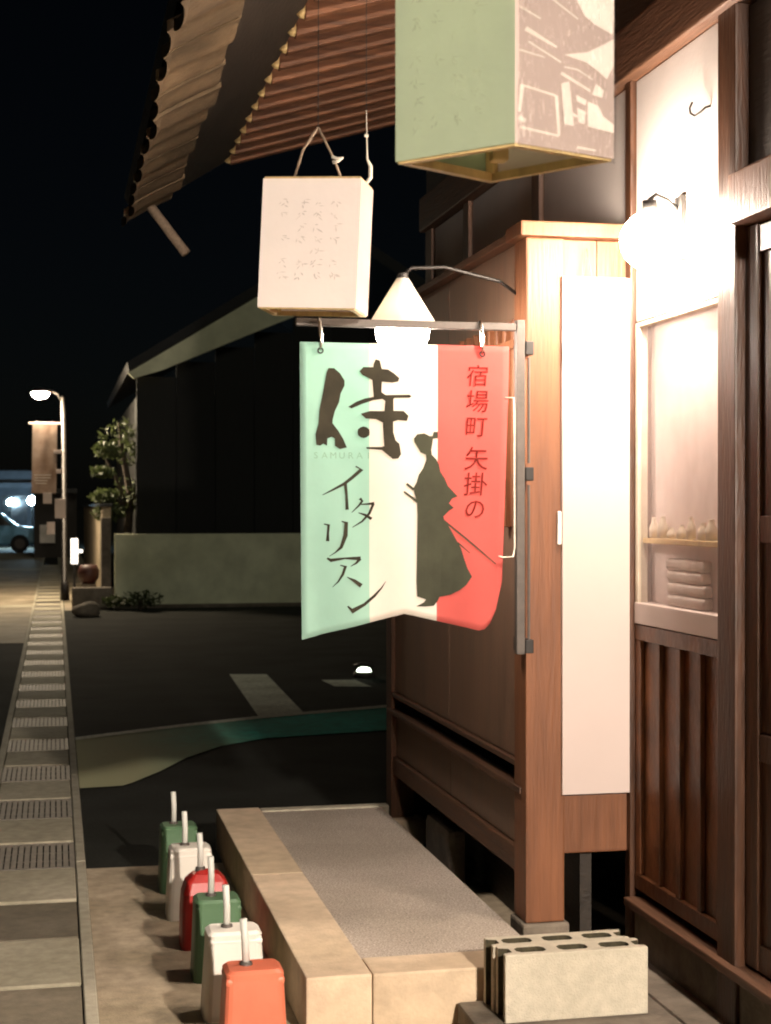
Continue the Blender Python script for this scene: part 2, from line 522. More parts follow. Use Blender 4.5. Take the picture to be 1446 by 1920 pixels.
# posts of the main wall (X = 1.88)
def post(y, z0=0.0, z1=3.0, wd=0.11, m='wood', x0=XW - 0.02):
    return MB().box(x0, XW + 0.12, y - wd / 2, y + wd / 2, z0, z1).build('post', M[m], bd, 0.006)
post(4.855, 0.0, 2.97, 0.05, 'door')
post(5.87, 2.0, 2.97, 0.10)
post(6.93, 2.0, 2.97, 0.10)
post(7.66, 0.0, 2.97, 0.13)
post(4.085, 0.0, 3.05, 0.12, 'door')
post(2.95, 0.0, 3.05, 0.12)
post(1.2, 0.0, 3.05, 0.12)
post(-0.6, 0.0, 3.05, 0.12)
# plaster panels above
def plaster(y0, y1, z0, z1, x=XW):
    return MB().box(x, x + 0.08, y0, y1, z0, z1).build('plaster_panel', M['plaster'], bd, 0.003)
plaster(4.147, 4.828, 2.16, 2.955)
plaster(4.882, 5.818, 2.2, 2.955)
plaster(5.922, 6.878, 2.2, 2.955)
plaster(6.982, 7.592, 2.2, 2.955)
# head beam, wall plate and gable end
MB().box(XW - 0.05, XW + 0.14, -2.6, 7.74, 2.957, 3.13).build('head_beam', M['woodY'], bd, 0.008)
MB().box(XW - 0.01, XW + 0.10, -2.6, 7.74, 3.133, 3.62).build('upper_wall_board', M['dark'], bd)
MB().box(XW + 0.122, XW + 4, 7.60, 7.70, 0, 3.6).build('end_wall', M['dark'], bd)
# entrance bay nearer than the display: lintel, dark boards, sliding doors
MB().box(XW - 0.045, XW + 0.05, 3.012, 4.022, 2.335, 2.475).build('lintel', M['orange'], bd, 0.006)
for k in range(5):
    y0 = 3.013 + k * 0.202
    MB().box(XW + 0.02, XW + 0.05, y0, y0 + 0.198, 2.478, 2.952).build('transom_board', M['dark'], bd, 0.003)
def slider(y0, y1, x):
    d_ = MB().box(x + .015, x + .03, y0 + .06, y1 - .06, 0.30, 2.25).build('sliding_door', M['door'], bd, 0.002)
    for a, b in ((y0, y0 + .075), (y1 - .075, y1), ((y0 + y1) / 2 - .02, (y0 + y1) / 2 + .02)):
        MB().box(x, x + .045, a, b, 0.27, 2.33).build('stile', M['door'], d_, 0.004)
    for z in (0.27, 0.85, 1.45, 2.25):
        MB().box(x + .004, x + .041, y0 + .076, (y0 + y1) / 2 - .021, z, z + .075).build('rail', M['door'], d_, 0.003)
        MB().box(x + .004, x + .041, (y0 + y1) / 2 + .021, y1 - .076, z, z + .075).build('rail', M['door'], d_, 0.003)
slider(3.50, 4.02, XW + 0.01)
slider(3.012, 3.495, XW + 0.06)
# the part of the front beside the photographer: window with pale frame, plaster, doors
MB().box(XW + .02, XW + .08, 1.262, 2.888, 0.0, 1.9).build('plaster_panel', M['plaster'], bd)
MB().box(XW + .02, XW + .08, -2.6, -0.662, 0.0, 2.955).build('plaster_panel', M['plaster'], bd)
wn = MB().box(XW + .04, XW + .06, 1.262, 2.888, 1.9, 2.95).build('window', M['carglass'], bd)
for y0, y1, z0, z1 in ((1.262, 2.888, 1.9, 1.96), (1.262, 2.888, 2.89, 2.952), (1.262, 1.32, 1.961, 2.889), (2.83, 2.888, 1.961, 2.889),
                       (2.52, 2.56, 1.961, 2.889), (1.9, 1.94, 1.961, 2.889), (2.561, 2.829, 2.55, 2.59)):
    MB().box(XW, XW + .039, y0, y1, z0, z1).build('frame', M['sign'], wn, 0.003)
slider(0.2, 1.135, XW + 0.01)
slider(-0.535, 0.19, XW + 0.06)
MB().box(XW - 0.045, XW + 0.05, -0.53, 1.13, 2.335, 2.475).build('lintel', M['orange'], bd, 0.006)
MB().box(XW + 0.02, XW + 0.05, -0.53, 1.13, 2.478, 2.952).build('plaster_panel', M['plaster'], bd)

# display window between the wing wall and the post
dw = MB().box(XW + 0.052, XW + 0.075, 4.15, 4.825, 1.15, 2.15).build('display_window', M['display'], bd)
for y0, y1, z0, z1 in ((4.148, 4.175, 1.17, 2.155), (4.80, 4.827, 1.17, 2.155), (4.176, 4.799, 2.14, 2.155)):
    MB().box(XW - 0.004, XW + 0.03, y0, y1, z0, z1).build('window_frame', M['pottery'], dw, 0.003)  # pale frame colour stands in for wood lit by the lamp
MB().box(XW - 0.008, XW + 0.051, 4.148, 4.827, 1.165, 1.235).build('window_ledge', M['sign'], dw, 0.004)
MB().box(XW + 0.013, XW + 0.051, 4.176, 4.799, 1.43, 1.447).build('shelf', M['frame'], dw, 0.002)
MB().box(XW + 0.006, XW + 0.011, 4.176, 4.799, 1.236, 2.138).build('pane', M['frosted'], dw)
MB().box(XW + 0.031, XW + 0.051, 4.128, 4.147, 1.15, 2.15).build('side_board', M['door'], dw)
MB().box(XW + 0.031, XW + 0.051, 4.828, 4.847, 1.15, 2.15).build('side_board', M['door'], dw)
# wood panelling below the display
pn = MB().box(XW + 0.015, XW + 0.04, 4.15, 4.825, 0.29, 1.163).build('wainscot', M['doorwarm'], bd)
for y0, y1 in ((4.147, 4.19), (4.30, 4.325), (4.455, 4.485), (4.62, 4.645), (4.785, 4.828)):
    MB().box(XW - 0.003, XW + 0.014, y0, y1, 0.341, 1.111).build('stile', M['doorwarm'], pn, 0.003)
for z in (0.29, 1.112):
    MB().box(XW - 0.005, XW + 0.014, 4.147, 4.828, z, z + .05).build('rail', M['doorwarm'], pn, 0.003)
# threshold, foundation
MB().box(XW - 0.045, XW + 0.06, 3.012, 4.826, 0.235, 0.262).build('threshold', M['woodY'], bd, 0.005)
MB().box(XW - 0.005, XW + 0.10, -2.6, 4.826, 0.0, 0.233).build('foundation', M['stone'], bd)
MB().box(XW - 0.13, XW - 0.006, 2.0, 4.75, 0.0, 0.085).build('foundation_kerb', M['stone'], bd, 0.01)

# projecting bay (X = 1.53): boards, rails, open foot
for k in range(2):
    y0 = 4.905 + k * 1.043
    MB().box(XB, XB + 0.03, y0 + .001, y0 + 1.041, 0.70, 2.44).build('wall_board', M['bay'], bd, 0.003)
    MB().box(XB + .006, XB + 0.03, y0 + .001, y0 + 1.041, 0.405, 0.598).build('skirting_board', M['bay'], bd, 0.003)
MB().box(XB - 0.03, XB + 0.04, 4.90, 6.99, 0.60, 0.622).build('rail', M['woodY'], bd, 0.004)
MB().box(XB - 0.018, XB + 0.04, 4.90, 6.99, 0.678, 0.698).build('rail', M['woodY'], bd, 0.004)
MB().box(XB - 0.012, XB + 0.04, 4.90, 6.99, 0.32, 0.402).build('sill_beam', M['woodY'], bd, 0.006)
MB().box(XB - 0.04, XB + 0.40, 4.90, 7.10, 2.442, 2.47).build('bay_top', M['woodY'], bd, 0.004)
MB().box(XB - 0.02, XB + 0.09, 6.94, 7.05, 0.12, 2.44).build('corner_post', M['wood'], bd, 0.006)
MB().box(XB - 0.08, XB + 0.14, 6.88, 7.11, 0.0, 0.118).build('base_stone', M['kerb'], bd, 0.02)
MB().box(XB + 0.10, XB + 0.34, 7.0, 7.03, 0.0, 2.44).build('bay_side_board', M['dark'], bd)
MB().box(XB + 0.18, XB + 0.22, 4.90, 6.99, 0.0, 0.5).build('underfloor_board', M['dark'], bd)
MB().box(XB + 0.02, XB + 0.10, 6.05, 6.45, 0.0, 0.24).build('base_stone', M['stone'], bd, 0.03)
sl_me = MB().box(-0.012, 0.012, -0.016, 0.016, -0.35, 0.35).mesh('lattice_slat', M['orange'], 0.003, 1)
for k in range(8):
    inst('lattice_slat', sl_me, (XB - 0.0145, 5.0 + k * 0.10, 1.83), bd)
MB().box(XB - 0.034, XB - 0.0275, 4.96, 5.74, 2.08, 2.11).build('lattice_rail', M['orange'], bd, 0.002)

# eaves: rafters, soffit boards, outer boards, gutter, roof
raf_len = 1.12
sl_ = 0.29
raf = MB()
raf.hexa([(0, -.026, -.030), (raf_len, -.026, -.030 + raf_len * sl_), (raf_len, .026, -.030 + raf_len * sl_), (0, .026, -.030),
          (0, -.026, .035), (raf_len, -.026, .035 + raf_len * sl_), (raf_len, .026, .035 + raf_len * sl_), (0, .026, .035)])
raf_me = raf.mesh('rafter', M['soffit'], 0.004, 1)
for k in range(48):
    inst('rafter', raf_me, (0.862, 7.77 - k * 0.215, 3.30), bd)
sb = MB()
for k in range(8):
    pass
sbm = MB().hexa([(0, -.108, .037), (raf_len, -.108, .037 + raf_len * sl_), (raf_len, .106, .037 + raf_len * sl_), (0, .106, .037),
                 (0, -.108, .052), (raf_len, -.108, .052 + raf_len * sl_), (raf_len, .106, .052 + raf_len * sl_), (0, .106, .052)]).mesh('soffit_board', M['soffit'])
for k in range(48):
    inst('soffit_board', sbm, (0.875, 7.70 - k * 0.215, 3.30 + random.uniform(0, .003)), bd)
MB().prism([(0.44, 3.035), (0.855, 3.30), (0.855, 3.36), (0.42, 3.06)], -2.7, 7.82).build('eave_board', M['dark'], bd)
# roof cover with tile rolls
rf = MB().prism([(0.36, 3.065), (0.86, 3.40), (2.05, 3.76), (4.6, 4.75), (4.6, 4.82), (2.04, 3.83), (0.84, 3.47), (0.34, 3.10)], -2.75, 7.86).build('roof', M['tile'], bd)
roll = MB().tube([(0.46, 0, 3.20), (0.84, 0, 3.49), (2.04, 0, 3.85), (4.6, 0, 4.84)], 0.045, 6).mesh('tile_roll', M['tile'])
for k in range(39):
    inst('tile_roll', roll, (0, 7.76 - k * 0.27, 0), rf)
# eave tiles seen from below, and the short pale stay at the far corner
et = MB()
NS = 12
def prof_z(t):
    return 0.008 * sin(2 * pi * t) + (0.004 if t > .92 else 0)
for lay, dz in ((0, 0), (1, .020)):
    for i_, xx in enumerate((0.340, 0.372, 0.46, 0.585)):
        for k in range(NS + 1):
            t = k / NS
            lip = (-.016 if i_ == 0 else -.006 if i_ == 1 else 0) * (1 - lay)
            et.v.append((xx + (.02 * sin(pi * t) if i_ == 0 else 0), (t - .5) * .272, 2.965 + (xx - .34) * .52 + prof_z(t) + dz + lip))
n1 = NS + 1
for lay in (0, 1):
    for i_ in range(3):
        for k in range(NS):
            a = lay * 4 * n1 + i_ * n1 + k
            et.f.append((a, a + 1, a + n1 + 1, a + n1))
            et.m.append(0)
for k in range(NS):
    for row in (0, 3):
        a = row * n1 + k
        b = 4 * n1 + row * n1 + k
        et.f.append((a, a + 1, b + 1, b))
        et.m.append(0)
for i_ in range(3):
    for k in (0, NS):
        a = i_ * n1 + k
        b = 4 * n1 + i_ * n1 + k
        et.f.append((a, a + n1, b + n1, b))
        et.m.append(0)
et_me = et.mesh('eave_tile', M['clay'], smooth=False)
for k in range(39):
    o = inst('eave_tile', et_me, (random.uniform(-.003, .003), 7.70 - k * 0.27, random.uniform(-.001, .001)), rf)
    o.rotation_euler = (R(random.uniform(-.2, .2)), R(random.uniform(-.3, .3)), 0)
MB().tube([(0.455, 7.74, 3.05), (0.50, 7.74, 2.99), (0.635, 7.68, 2.80)], [0.024, 0.024, 0.024], 10).build('corner_stay', M['string'], bd, smooth=True)
cap_m = MB().lathe([(.001, .028), (.016, .024), (.027, .012), (.030, -.004), (.001, -.006)], (0, 0, 0), 10)
cap_m.v = [(-z, x, y) for x, y, z in cap_m.v]
cap_me2 = cap_m.mesh('rafter_cap', M['frame'], smooth=True)
for k in range(48):
    inst('rafter_cap', cap_me2, (0.858, 7.77 - k * 0.215, 3.303), bd)

# ================================================================== WING WALL
ww = thing('wing_wall', 'orange cedar wing wall with cap board standing out from the shop front', 'wall', (1.6, 4.9, 0))
MB().box(1.507, 1.640, 4.85, 4.985, 0.185, 2.432).build('post', M['orange'], ww, 0.006)
MB().box(1.495, 1.655, 4.84, 4.995, 0.0, 0.183).build('base_stone', M['stone'], ww, 0.01)
MB().box(1.482, 1.876, 4.825, 5.005, 2.434, 2.482).build('cap_board', M['orange'], ww, 0.005)
for k in range(2):
    MB().box(1.642 + k * .1185, 1.759 + k * .1185, 4.875, 4.90, 0.60, 2.432).build('board', M['orange'], ww, 0.003)
MB().box(1.6415, 1.8775, 4.862, 4.905, 0.405, 0.598).build('bottom_rail', M['orange'], ww, 0.005)

sg = thing('hanging_sign', 'long blank white sign board hung on the wing wall', 'sign', (1.755, 4.845, 0.6))
MB().box(1.627, 1.876, 4.835, 4.855, 0.603, 2.306).build('panel', M['sign'], sg, 0.003)
MB().tube([(1.70, 4.842, 2.30), (1.715, 4.85, 2.40), (1.73, 4.842, 2.30)], 0.0022, 6).build('string', M['string'], sg)
MB().box(1.612, 1.626, 4.838, 4.85, 1.425, 1.535).build('side_clip', M['p_white'], sg, 0.003)

# small wall hook on the plaster
hk = MB().tube([(XW, 4.235, 2.725), (XW - .012, 4.245, 2.722), (XW - .02, 4.262, 2.712), (XW - .028, 4.285, 2.706), (XW - .034, 4.305, 2.718), (XW - .034, 4.31, 2.735), (XW - .03, 4.30, 2.75)], 0.0035, 6)
tag(hk.build('wall_hook', M['iron'], smooth=True), 'small curled black hook on the bright plaster above the wall lamp', 'hook')

# ================================================================== LAMPS
def wall_lamp(x, y, z, label, bulb, group=None, r=0.05, shade=False):
    t = thing('wall_lamp', label, 'lamp', (x, y, z), group)
    MB().box(XW - 0.018, XW - 0.002, y - .03, y + .03, z - .06, z + r + .05).build('wall_plate', M['iron'], t, 0.004)
    MB().tube([(XW - 0.018, y, z + r + .01), (XW - .05, y, z + r + .035), (x + .02, y, z + r + .05), (x, y, z + r + .035), (x, y, z + r + .005)], 0.008, 8).build('arm', M['iron'], t, smooth=True)
    MB().lathe([(0.001, r + .035), (.022, r + .032), (.024, r - .01), (.001, r - .012)], (x, y, z), 16).build('socket', M['iron'], t, smooth=True)
    MB().ball((x, y, z), r, 18).build('bulb', M[bulb], t, smooth=True)
    if shade:
        MB().lathe([(.025, .10), (.14, .02), (.136, .018), (.023, .094)], (x, y, z), 24).build('shade', M['shade'], t, smooth=True)
    return t
wall_lamp(1.772, 4.44, 2.36, 'glaring round globe lamp on the shop wall right of the white sign', 'bulb', r=0.09)
wall_lamp(1.72, -1.50, 2.80, 'conical shaded lamp over the shop entrance nearest the viewer', 'bulb_c', r=0.08, shade=True)

PX, PY, PZ = 1.103, 4.895, 2.14
pl = thing('pendant_lamp', 'glowing pendant lamp with pale cone shade above the banner', 'lamp', (PX, PY, PZ))
MB().lathe([(.020, .150), (.112, .0), (.109, -.002), (.017, .143)], (PX, PY, PZ), 24).build('shade', M['shade'], pl, smooth=True)
MB().ball((PX, PY, PZ - .02), 0.088, 20).build('bulb', M['bulb_b'], pl, smooth=True)
MB().tube([(1.53, 4.97, 2.25), (1.45, 4.96, 2.30), (1.25, 4.92, 2.335), (PX + .03, PY, 2.325), (PX, PY, PZ + .16)], 0.006, 8).build('arm', M['iron'], pl, smooth=True)
MB().lathe([(.001, .17), (.019, .165), (.02, .12), (.001, .115)], (PX, PY, PZ), 12).build('socket', M['iron'], pl)

# ================================================================== BANNER
BX, BZ, KX, KZ, BY = 0.743, 2.062, 0.0017226, 0.0016575, 4.75
def wave(x, z):
    t = (BZ - z)
    yy = 0.010 * sin((x - .74) * 13 + t * 1.6) * min(1, t * 2.2 + .15) + 0.006 * sin(x * 31 - t * 5) * t
    c_ = max(0, x - 1.30)
    return BY + yy + c_ * c_ * 2.2 * t
def P(u, v):
    return (BX + (u - 562) * KX, BZ - (v - 642) * KZ)
bn = thing('banner', 'green, white and red cloth banner with brushed black lettering and swordsman silhouette', 'banner', (1.08, BY, 1.14))
cols = [562 + (690 - 562) * i / 10 for i in range(10)] + [690 + (818 - 690) * i / 10 for i in range(10)] + [818 + (955 - 818) * i / 10 for i in range(11)]
def bottom_v(u):
    pts = [(562, 1201), (755, 1154), (890, 1187), (908, 1190), (925, 1180), (942, 1150), (955, 1095)]
    for (a, b), (c, d_) in zip(pts, pts[1:]):
        if a <= u <= c:
            return b + (d_ - b) * (u - a) / (c - a)
cl = MB()
NV = 40
vv = []
for u in cols:
    for j in range(NV + 1):
        v = 642 + (bottom_v(u) - 642) * j / NV
        # the right edge leans in towards the bottom
        uu = u - max(0, (u - 880) / 75) * max(0, (v - 700) / 430) * 12
        if u < 600:
            uu = u + (v - 642) / 560 * 5
        x, z = P(uu, v)
        vv.append((x, wave(x, z), z))
ff, mi = [], []
for i in range(len(cols) - 1):
    for j in range(NV):
        a = i * (NV + 1) + j
        cl.f.append((a, a + NV + 1, a + NV + 2, a + 1))
        cl.m.append(0 if i < 10 else 1 if i < 20 else 2)
cl.v = vv
clo = cl.build('cloth', [M['c_green'], M['c_white'], M['c_red']], bn, smooth=True)
md = clo.modifiers.new('thick', 'SOLIDIFY')
md.thickness = 0.0012
md.offset = 1

def print_mesh(name, polys, m, off=0.0025, cell=0.035):
    """flat print that follows the cloth: polygons in banner pixels, cut into cells, laid on the wave"""
    bm = bmesh.new()
    for poly in polys:
        vs_ = []
        for u, v in poly:
            x, z = P(u, v)
            vs_.append(bm.verts.new((x, 0, z)))
        try:
            bm.faces.new(vs_)
        except ValueError:
            pass
    bm.normal_update()
    bmesh.ops.triangulate(bm, faces=bm.faces[:], ngon_method='EAR_CLIP')
    x = BX
    while x < 1.45:
        bmesh.ops.bisect_plane(bm, geom=bm.verts[:] + bm.edges[:] + bm.faces[:], plane_co=(x, 0, 0), plane_no=(1, 0, 0))
        x += cell
    z = BZ
    while z > 1.1:
        bmesh.ops.bisect_plane(bm, geom=bm.verts[:] + bm.edges[:] + bm.faces[:], plane_co=(0, 0, z), plane_no=(0, 0, 1))
        z -= cell
    org = ORG[bn.name]
    for q in bm.verts:
        q.co = (q.co.x - org[0], wave(q.co.x, q.co.z) - off - org[1], q.co.z - org[2])
    bmesh.ops.recalc_face_normals(bm, faces=bm.faces[:])
    me = bpy.data.meshes.new(name)
    bm.to_mesh(me)
    bm.free()
    me.materials.append(m)
    o = bpy.data.objects.new(name, me)
    C.objects.link(o)
    o.parent = bn
    return o
def stroke(pts, ws):
    """brush stroke outline: centre line in pixels with a width at each point"""
    L_, R_ = [], []
    for i, (x, y) in enumerate(pts):
        a = pts[max(i - 1, 0)]
        b = pts[min(i + 1, len(pts) - 1)]
        dx, dy = b[0] - a[0], b[1] - a[1]
        l = math.hypot(dx, dy) or 1
        nx, ny = -dy / l, dx / l
        L_.append((x + nx * ws[i] / 2, y + ny * ws[i] / 2))
        R_.append((x - nx * ws[i] / 2, y - ny * ws[i] / 2))
    return [q for q in (list(zip(L_[:-1], L_[1:], R_[1:], R_[:-1])))]
def conv(pts, ox, oy, s):
    return [(ox + a / s, oy + b / s) for a, b in pts]
def strokes(lst, ox, oy, s):
    r = []
    for pts, ws in lst:
        r += [list(q) for q in stroke(conv(pts, ox, oy, s), [w_ * 1.25 / s for w_ in ws])]
    return r
K1 = [(360, 330), (430, 330), (500, 390), (555, 480), (555, 545), (510, 640), (490, 750), (440, 860), (415, 960), (410, 1010), (480, 1100), (540, 1200), (585, 1310), (500, 1330), (440, 1290), (440, 1200), (400, 1180), (350, 1200), (345, 1290), (300, 1265), (262, 1290), (215, 1280), (205, 1150), (240, 1020), (250, 850), (290, 650), (320, 480), (335, 390)]
K2 = [(905, 270), (930, 210), (980, 225), (1005, 330), (1080, 335), (1150, 380), (1220, 440), (1205, 485), (1130, 500), (1005, 490), (1000, 620), (1050, 655), (1340, 645), (1370, 665), (1345, 685), (1160, 690), (1145, 700), (1145, 850), (1270, 850), (1330, 910), (1310, 975), (1200, 965), (1140, 985), (1140, 1120), (1170, 1220), (1215, 1260), (1235, 1390), (1200, 1445), (1130, 1450), (1000, 1340), (820, 1325), (815, 1305), (1000, 1300), (1030, 1290), (1020, 1150), (1015, 1000), (930, 955), (810, 950), (750, 890), (860, 855), (1035, 855), (1045, 730), (1010, 705), (900, 720), (760, 770), (640, 825), (600, 805), (700, 740), (800, 700), (905, 680), (890, 470), (770, 410), (735, 365), (780, 310), (900, 310)]
K3 = [(785 + 72 * cos(a * pi / 6) * (1 + .08 * (a % 2)), 1120 + 72 * sin(a * pi / 6)) for a in range(12)]
print_mesh('brushed_character', [conv(K1, 560, 640, 6.573), conv(K2, 560, 640, 6.573), conv(K3, 560, 640, 6.573)], M['ink'])
KATA = [([(560, 185), (615, 218), (530, 295), (450, 360), (340, 420), (235, 475)], [12, 32, 26, 24, 16, 5]),
        ([(458, 355), (470, 480), (475, 622)], [26, 20, 26]),
        ([(600, 508), (622, 535), (590, 580), (520, 650)], [24, 20, 14, 5]),
        ([(600, 568), (660, 566), (738, 558)], [10, 13, 24]),
        ([(730, 560), (690, 660), (620, 740), (525, 800)], [20, 20, 15, 5]),
        ([(585, 652), (650, 675), (712, 715)], [6, 20, 24]),
        ([(250, 765), (295, 775), (288, 860), (285, 938)], [8, 22, 18, 26]),
        ([(420, 738), (465, 752), (458, 880), (415, 1000), (360, 1050), (300, 1090)], [8, 30, 34, 24, 10, 3]),
        ([(280, 1108), (315, 1130), (450, 1110), (605, 1112)], [14, 28, 14, 32]),
        ([(600, 1112), (560, 1160), (505, 1192)], [28, 16, 4]),
        ([(405, 1180), (455, 1192), (430, 1270), (385, 1345), (330, 1400)], [8, 26, 20, 12, 3]),
        ([(470, 1298), (540, 1335), (610, 1388)], [5, 26, 36]),
        ([(475, 1590), (520, 1640), (640, 1575), (740, 1490), (810, 1410), (850, 1345)], [12, 40, 24, 22, 12, 3])]
for a, b in ((0, 2), (2, 6), (6, 8), (8, 12), (12, 13)):
    print_mesh('brushed_letter', strokes(KATA[a:b], 560, 840, 5.332), M['ink'])
FIG = [(185, 160), (250, 150), (300, 175), (325, 175), (335, 135), (375, 135), (375, 195), (330, 200), (325, 240), (315, 300), (320, 345), (360, 385), (385, 430), (400, 500), (440, 560), (470, 630), (560, 725), (510, 745), (480, 790), (525, 830), (480, 860), (430, 910), (440, 950), (480, 1000), (540, 1110), (590, 1200), (620, 1300), (650, 1390), (690, 1465), (640, 1540), (580, 1590), (500, 1630), (400, 1650), (380, 1690), (345, 1730), (260, 1735), (175, 1730), (250, 1695), (270, 1670), (185, 1640), (180, 1500), (185, 1200), (190, 900), (185, 780), (160, 700), (150, 650), (180, 600), (200, 530), (240, 470), (270, 390), (265, 345), (215, 325), (190, 280), (160, 230), (155, 200)]
SW = [([(88, 612), (155, 665)], [16, 18]), ([(62, 683), (190, 775)], [12, 20]), ([(430, 945), (680, 1150), (915, 1350)], [14, 13, 7]), ([(560, 1150), (672, 1248)], [12, 5])]
print_mesh('swordsman_print', [conv(FIG, 740, 780, 4.8)] + strokes(SW, 740, 780, 4.8), M['ink2'])

def text_print(name, chars, m, par, place, shear=0.0):
    """chars: list of (character, u, v, size px); flat glyph meshes laid on the cloth"""
    bm = bmesh.new()
    org = ORG[par.name]
    for ch, u, v, sz in chars:
        cu = bpy.data.curves.new('t', 'FONT')
        cu.body = ch
        cu.align_x = 'CENTER'
        cu.align_y = 'CENTER'
        cu.resolution_u = 3
        cu.shear = shear
        ob = bpy.data.objects.new('t', cu)
        C.objects.link(ob)
        bpy.context.view_layer.update()
        me = ob.to_mesh()
        k = len(bm.verts)
        nv = [bm.verts.new(place(u + q.co.x * sz, v - q.co.y * sz)) for q in me.vertices]
        for p in me.polygons:
            try:
                bm.faces.new([nv[i_] for i_ in p.vertices])
            except ValueError:
                pass
        ob.to_mesh_clear()
        bpy.data.objects.remove(ob)
        bpy.data.curves.remove(cu)
    for q in bm.verts:
        q.co = q.co - Vector(org)
    me = bpy.data.meshes.new(name)
    bm.to_mesh(me)
    bm.free()
    me.materials.append(m)
    o = bpy.data.objects.new(name, me)
    C.objects.link(o)
    o.parent = par
    return o
def on_banner(u, v):
    x, z = P(u, v)
    return Vector((x, wave(x, z) - 0.0028, z))
text_print('red_lettering', [('宿', 893, 703, 44), ('場', 893, 752, 46), ('町', 891, 800, 44), ('矢', 892, 862, 48), ('掛', 890, 911, 48), ('の', 889, 958, 44)], M['ink_red'], bn, on_banner, 0.08)
text_print('faint_lettering', [(c_, 592 + i * 16, 855, 17) for i, c_ in enumerate('SAMURAI')], M['ink_faint'], bn, on_banner)

# bracket that carries the banner
bk = thing('banner_bracket', 'grey steel banner pole and arm clamped to the wing wall post', 'bracket', (1.465, 4.78, 1.07))
MB().box(1.450, 1.478, 4.765, 4.795, 1.075, 2.150).build('upright', M['steel'], bk, 0.003)
MB().box(0.735, 1.449, 4.768, 4.792, 2.115, 2.139).build('arm', M['steel'], bk, 0.003)
for z in (1.10, 1.655, 2.06):
    MB().box(1.479, 1.506, 4.762, 4.90, z - .022, z + .022).build('clamp', M['iron'], bk, 0.003)
MB().tube([(1.492, 4.772, 1.12), (1.492, 4.772, 1.62)], 0.005, 6).build('tie_rod', M['steel'], bk)
MB().tube([(1.492, 4.772, 1.69), (1.492, 4.772, 2.03)], 0.005, 6).build('tie_rod', M['steel'], bk)
for u, lab in ((600, 'bright metal hook holding the green corner of the banner'), (903, 'bright metal hook holding the red corner of the banner')):
    x, z = P(u, 655)
    y_ = wave(x, z)
    mb = MB().tube([(x, 4.78, 2.142), (x, 4.764, 2.14), (x, 4.760, 2.125), (x, 4.752, 2.10), (x, y_ - .008, 2.075), (x, y_ - .010, 2.050), (x, y_ - .002, 2.040), (x, y_ + .006, 2.05)], [.004, .005, .006, .007, .007, .005, .005, .004], 8)
    tag(mb.build('banner_hook', M['chrome'], smooth=True), lab, 'hook', 'banner hooks')
    rg = MB().tube([(x + .008 * cos(a * pi / 6), y_ - .004, 2.036 + .008 * sin(a * pi / 6)) for a in range(13)], .0025, 6)
    rg.build('eyelet', M['iron'], bn)
cdm = MB().tube([P(948, 741)[:1] + (4.755,) + P(948, 741)[1:], (1.437, 4.758, 1.899), (1.440, 4.76, 1.85), (1.440, 4.76, 1.64), (1.441, 4.76, 1.42), (1.436, 4.758, 1.39), (1.40, 4.757, 1.388), (1.386, 4.752, 1.392)], 0.0028, 6)
tag(cdm.build('tie_cord', M['cord'], smooth=True), 'thin white cord tying the red banner edge to its pole', 'cord')

# ================================================================== LANTERNS
def lantern(name, label, cx, cy, z0, z1, p4, papers, tilt, group):
    """p4: the four corners in plan (near corner first, counter-clockwise)"""
    t = thing(name, label, 'lantern', (cx, cy, z0), group)
    def T(x, y, z):
        q = Vector((x - cx, y - cy, z - z1))
        q = Matrix.Rotation(tilt, 3, 'Y') @ q
        return (q.x + cx, q.y + cy, q.z + z1)
    n = len(p4)
    inn = [(cx + (x - cx) * .86, cy + (y - cy) * .86) for x, y in p4]
    sh_ = p4
    sh2 = [(cx + (x - cx) * .98, cy + (y - cy) * .98) for x, y in p4]
    rl = [(cx + (x - cx) * .975, cy + (y - cy) * .975) for x, y in p4]
    for i in range(n):
        j = (i + 1) % n
        a, b, a2, b2 = sh_[i], sh_[j], sh2[i], sh2[j]
        MB().hexa([T(*a, z0 + .004), T(*b, z0 + .004), T(*b2, z0 + .004), T(*a2, z0 + .004), T(*a, z1 - .006), T(*b, z1 - .006), T(*b2, z1 - .006), T(*a2, z1 - .006)]).build('paper_side', M[papers[i]], t)
        for zz, h in ((z0, .014), (z1 - .014, .014)):
            o1, o2, i1, i2 = rl[i], rl[j], inn[i], inn[j]
            MB().hexa([T(*o1, zz), T(*o2, zz), T(*i2, zz), T(*i1, zz), T(*o1, zz + h), T(*o2, zz + h), T(*i2, zz + h), T(*i1, zz + h)]).build('frame_rail', M['frame'], t)
        c_ = (cx + (p4[i][0] - cx) * .87, cy + (p4[i][1] - cy) * .87)
        MB().tube([T(*c_, z0 + .012), T(*c_, z1 - .012)], 0.011, 4).build('frame_post', M['frame'], t)
    return t, T

# large lantern: near vertical edge towards the viewer, green side and wrapped side
big = [(0.700, 2.310), (0.891, 2.387), (0.741, 2.594), (0.547, 2.480)]
BCX, BCY, BZ0, BZ1 = 0.720, 2.443, 2.112, 2.545
tb, T1 = lantern('box_lantern', 'large green sided box lantern wrapped in clear vinyl, hanging close overhead', BCX, BCY, BZ0, BZ1, big, ['wrapped', 'paper', 'gpaper', 'gpaper'], 0, 'box lanterns under the eaves')
def offset_face(a, b, off, z0, z1, e0=0, e1=0):
    d_ = Vector((b[0] - a[0], b[1] - a[1], 0)).normalized()
    nn = Vector((d_.y, -d_.x, 0))
    A = Vector((a[0], a[1], 0)) + nn * off - d_ * e0
    B_ = Vector((b[0], b[1], 0)) + nn * off + d_ * e1
    return A, B_, nn
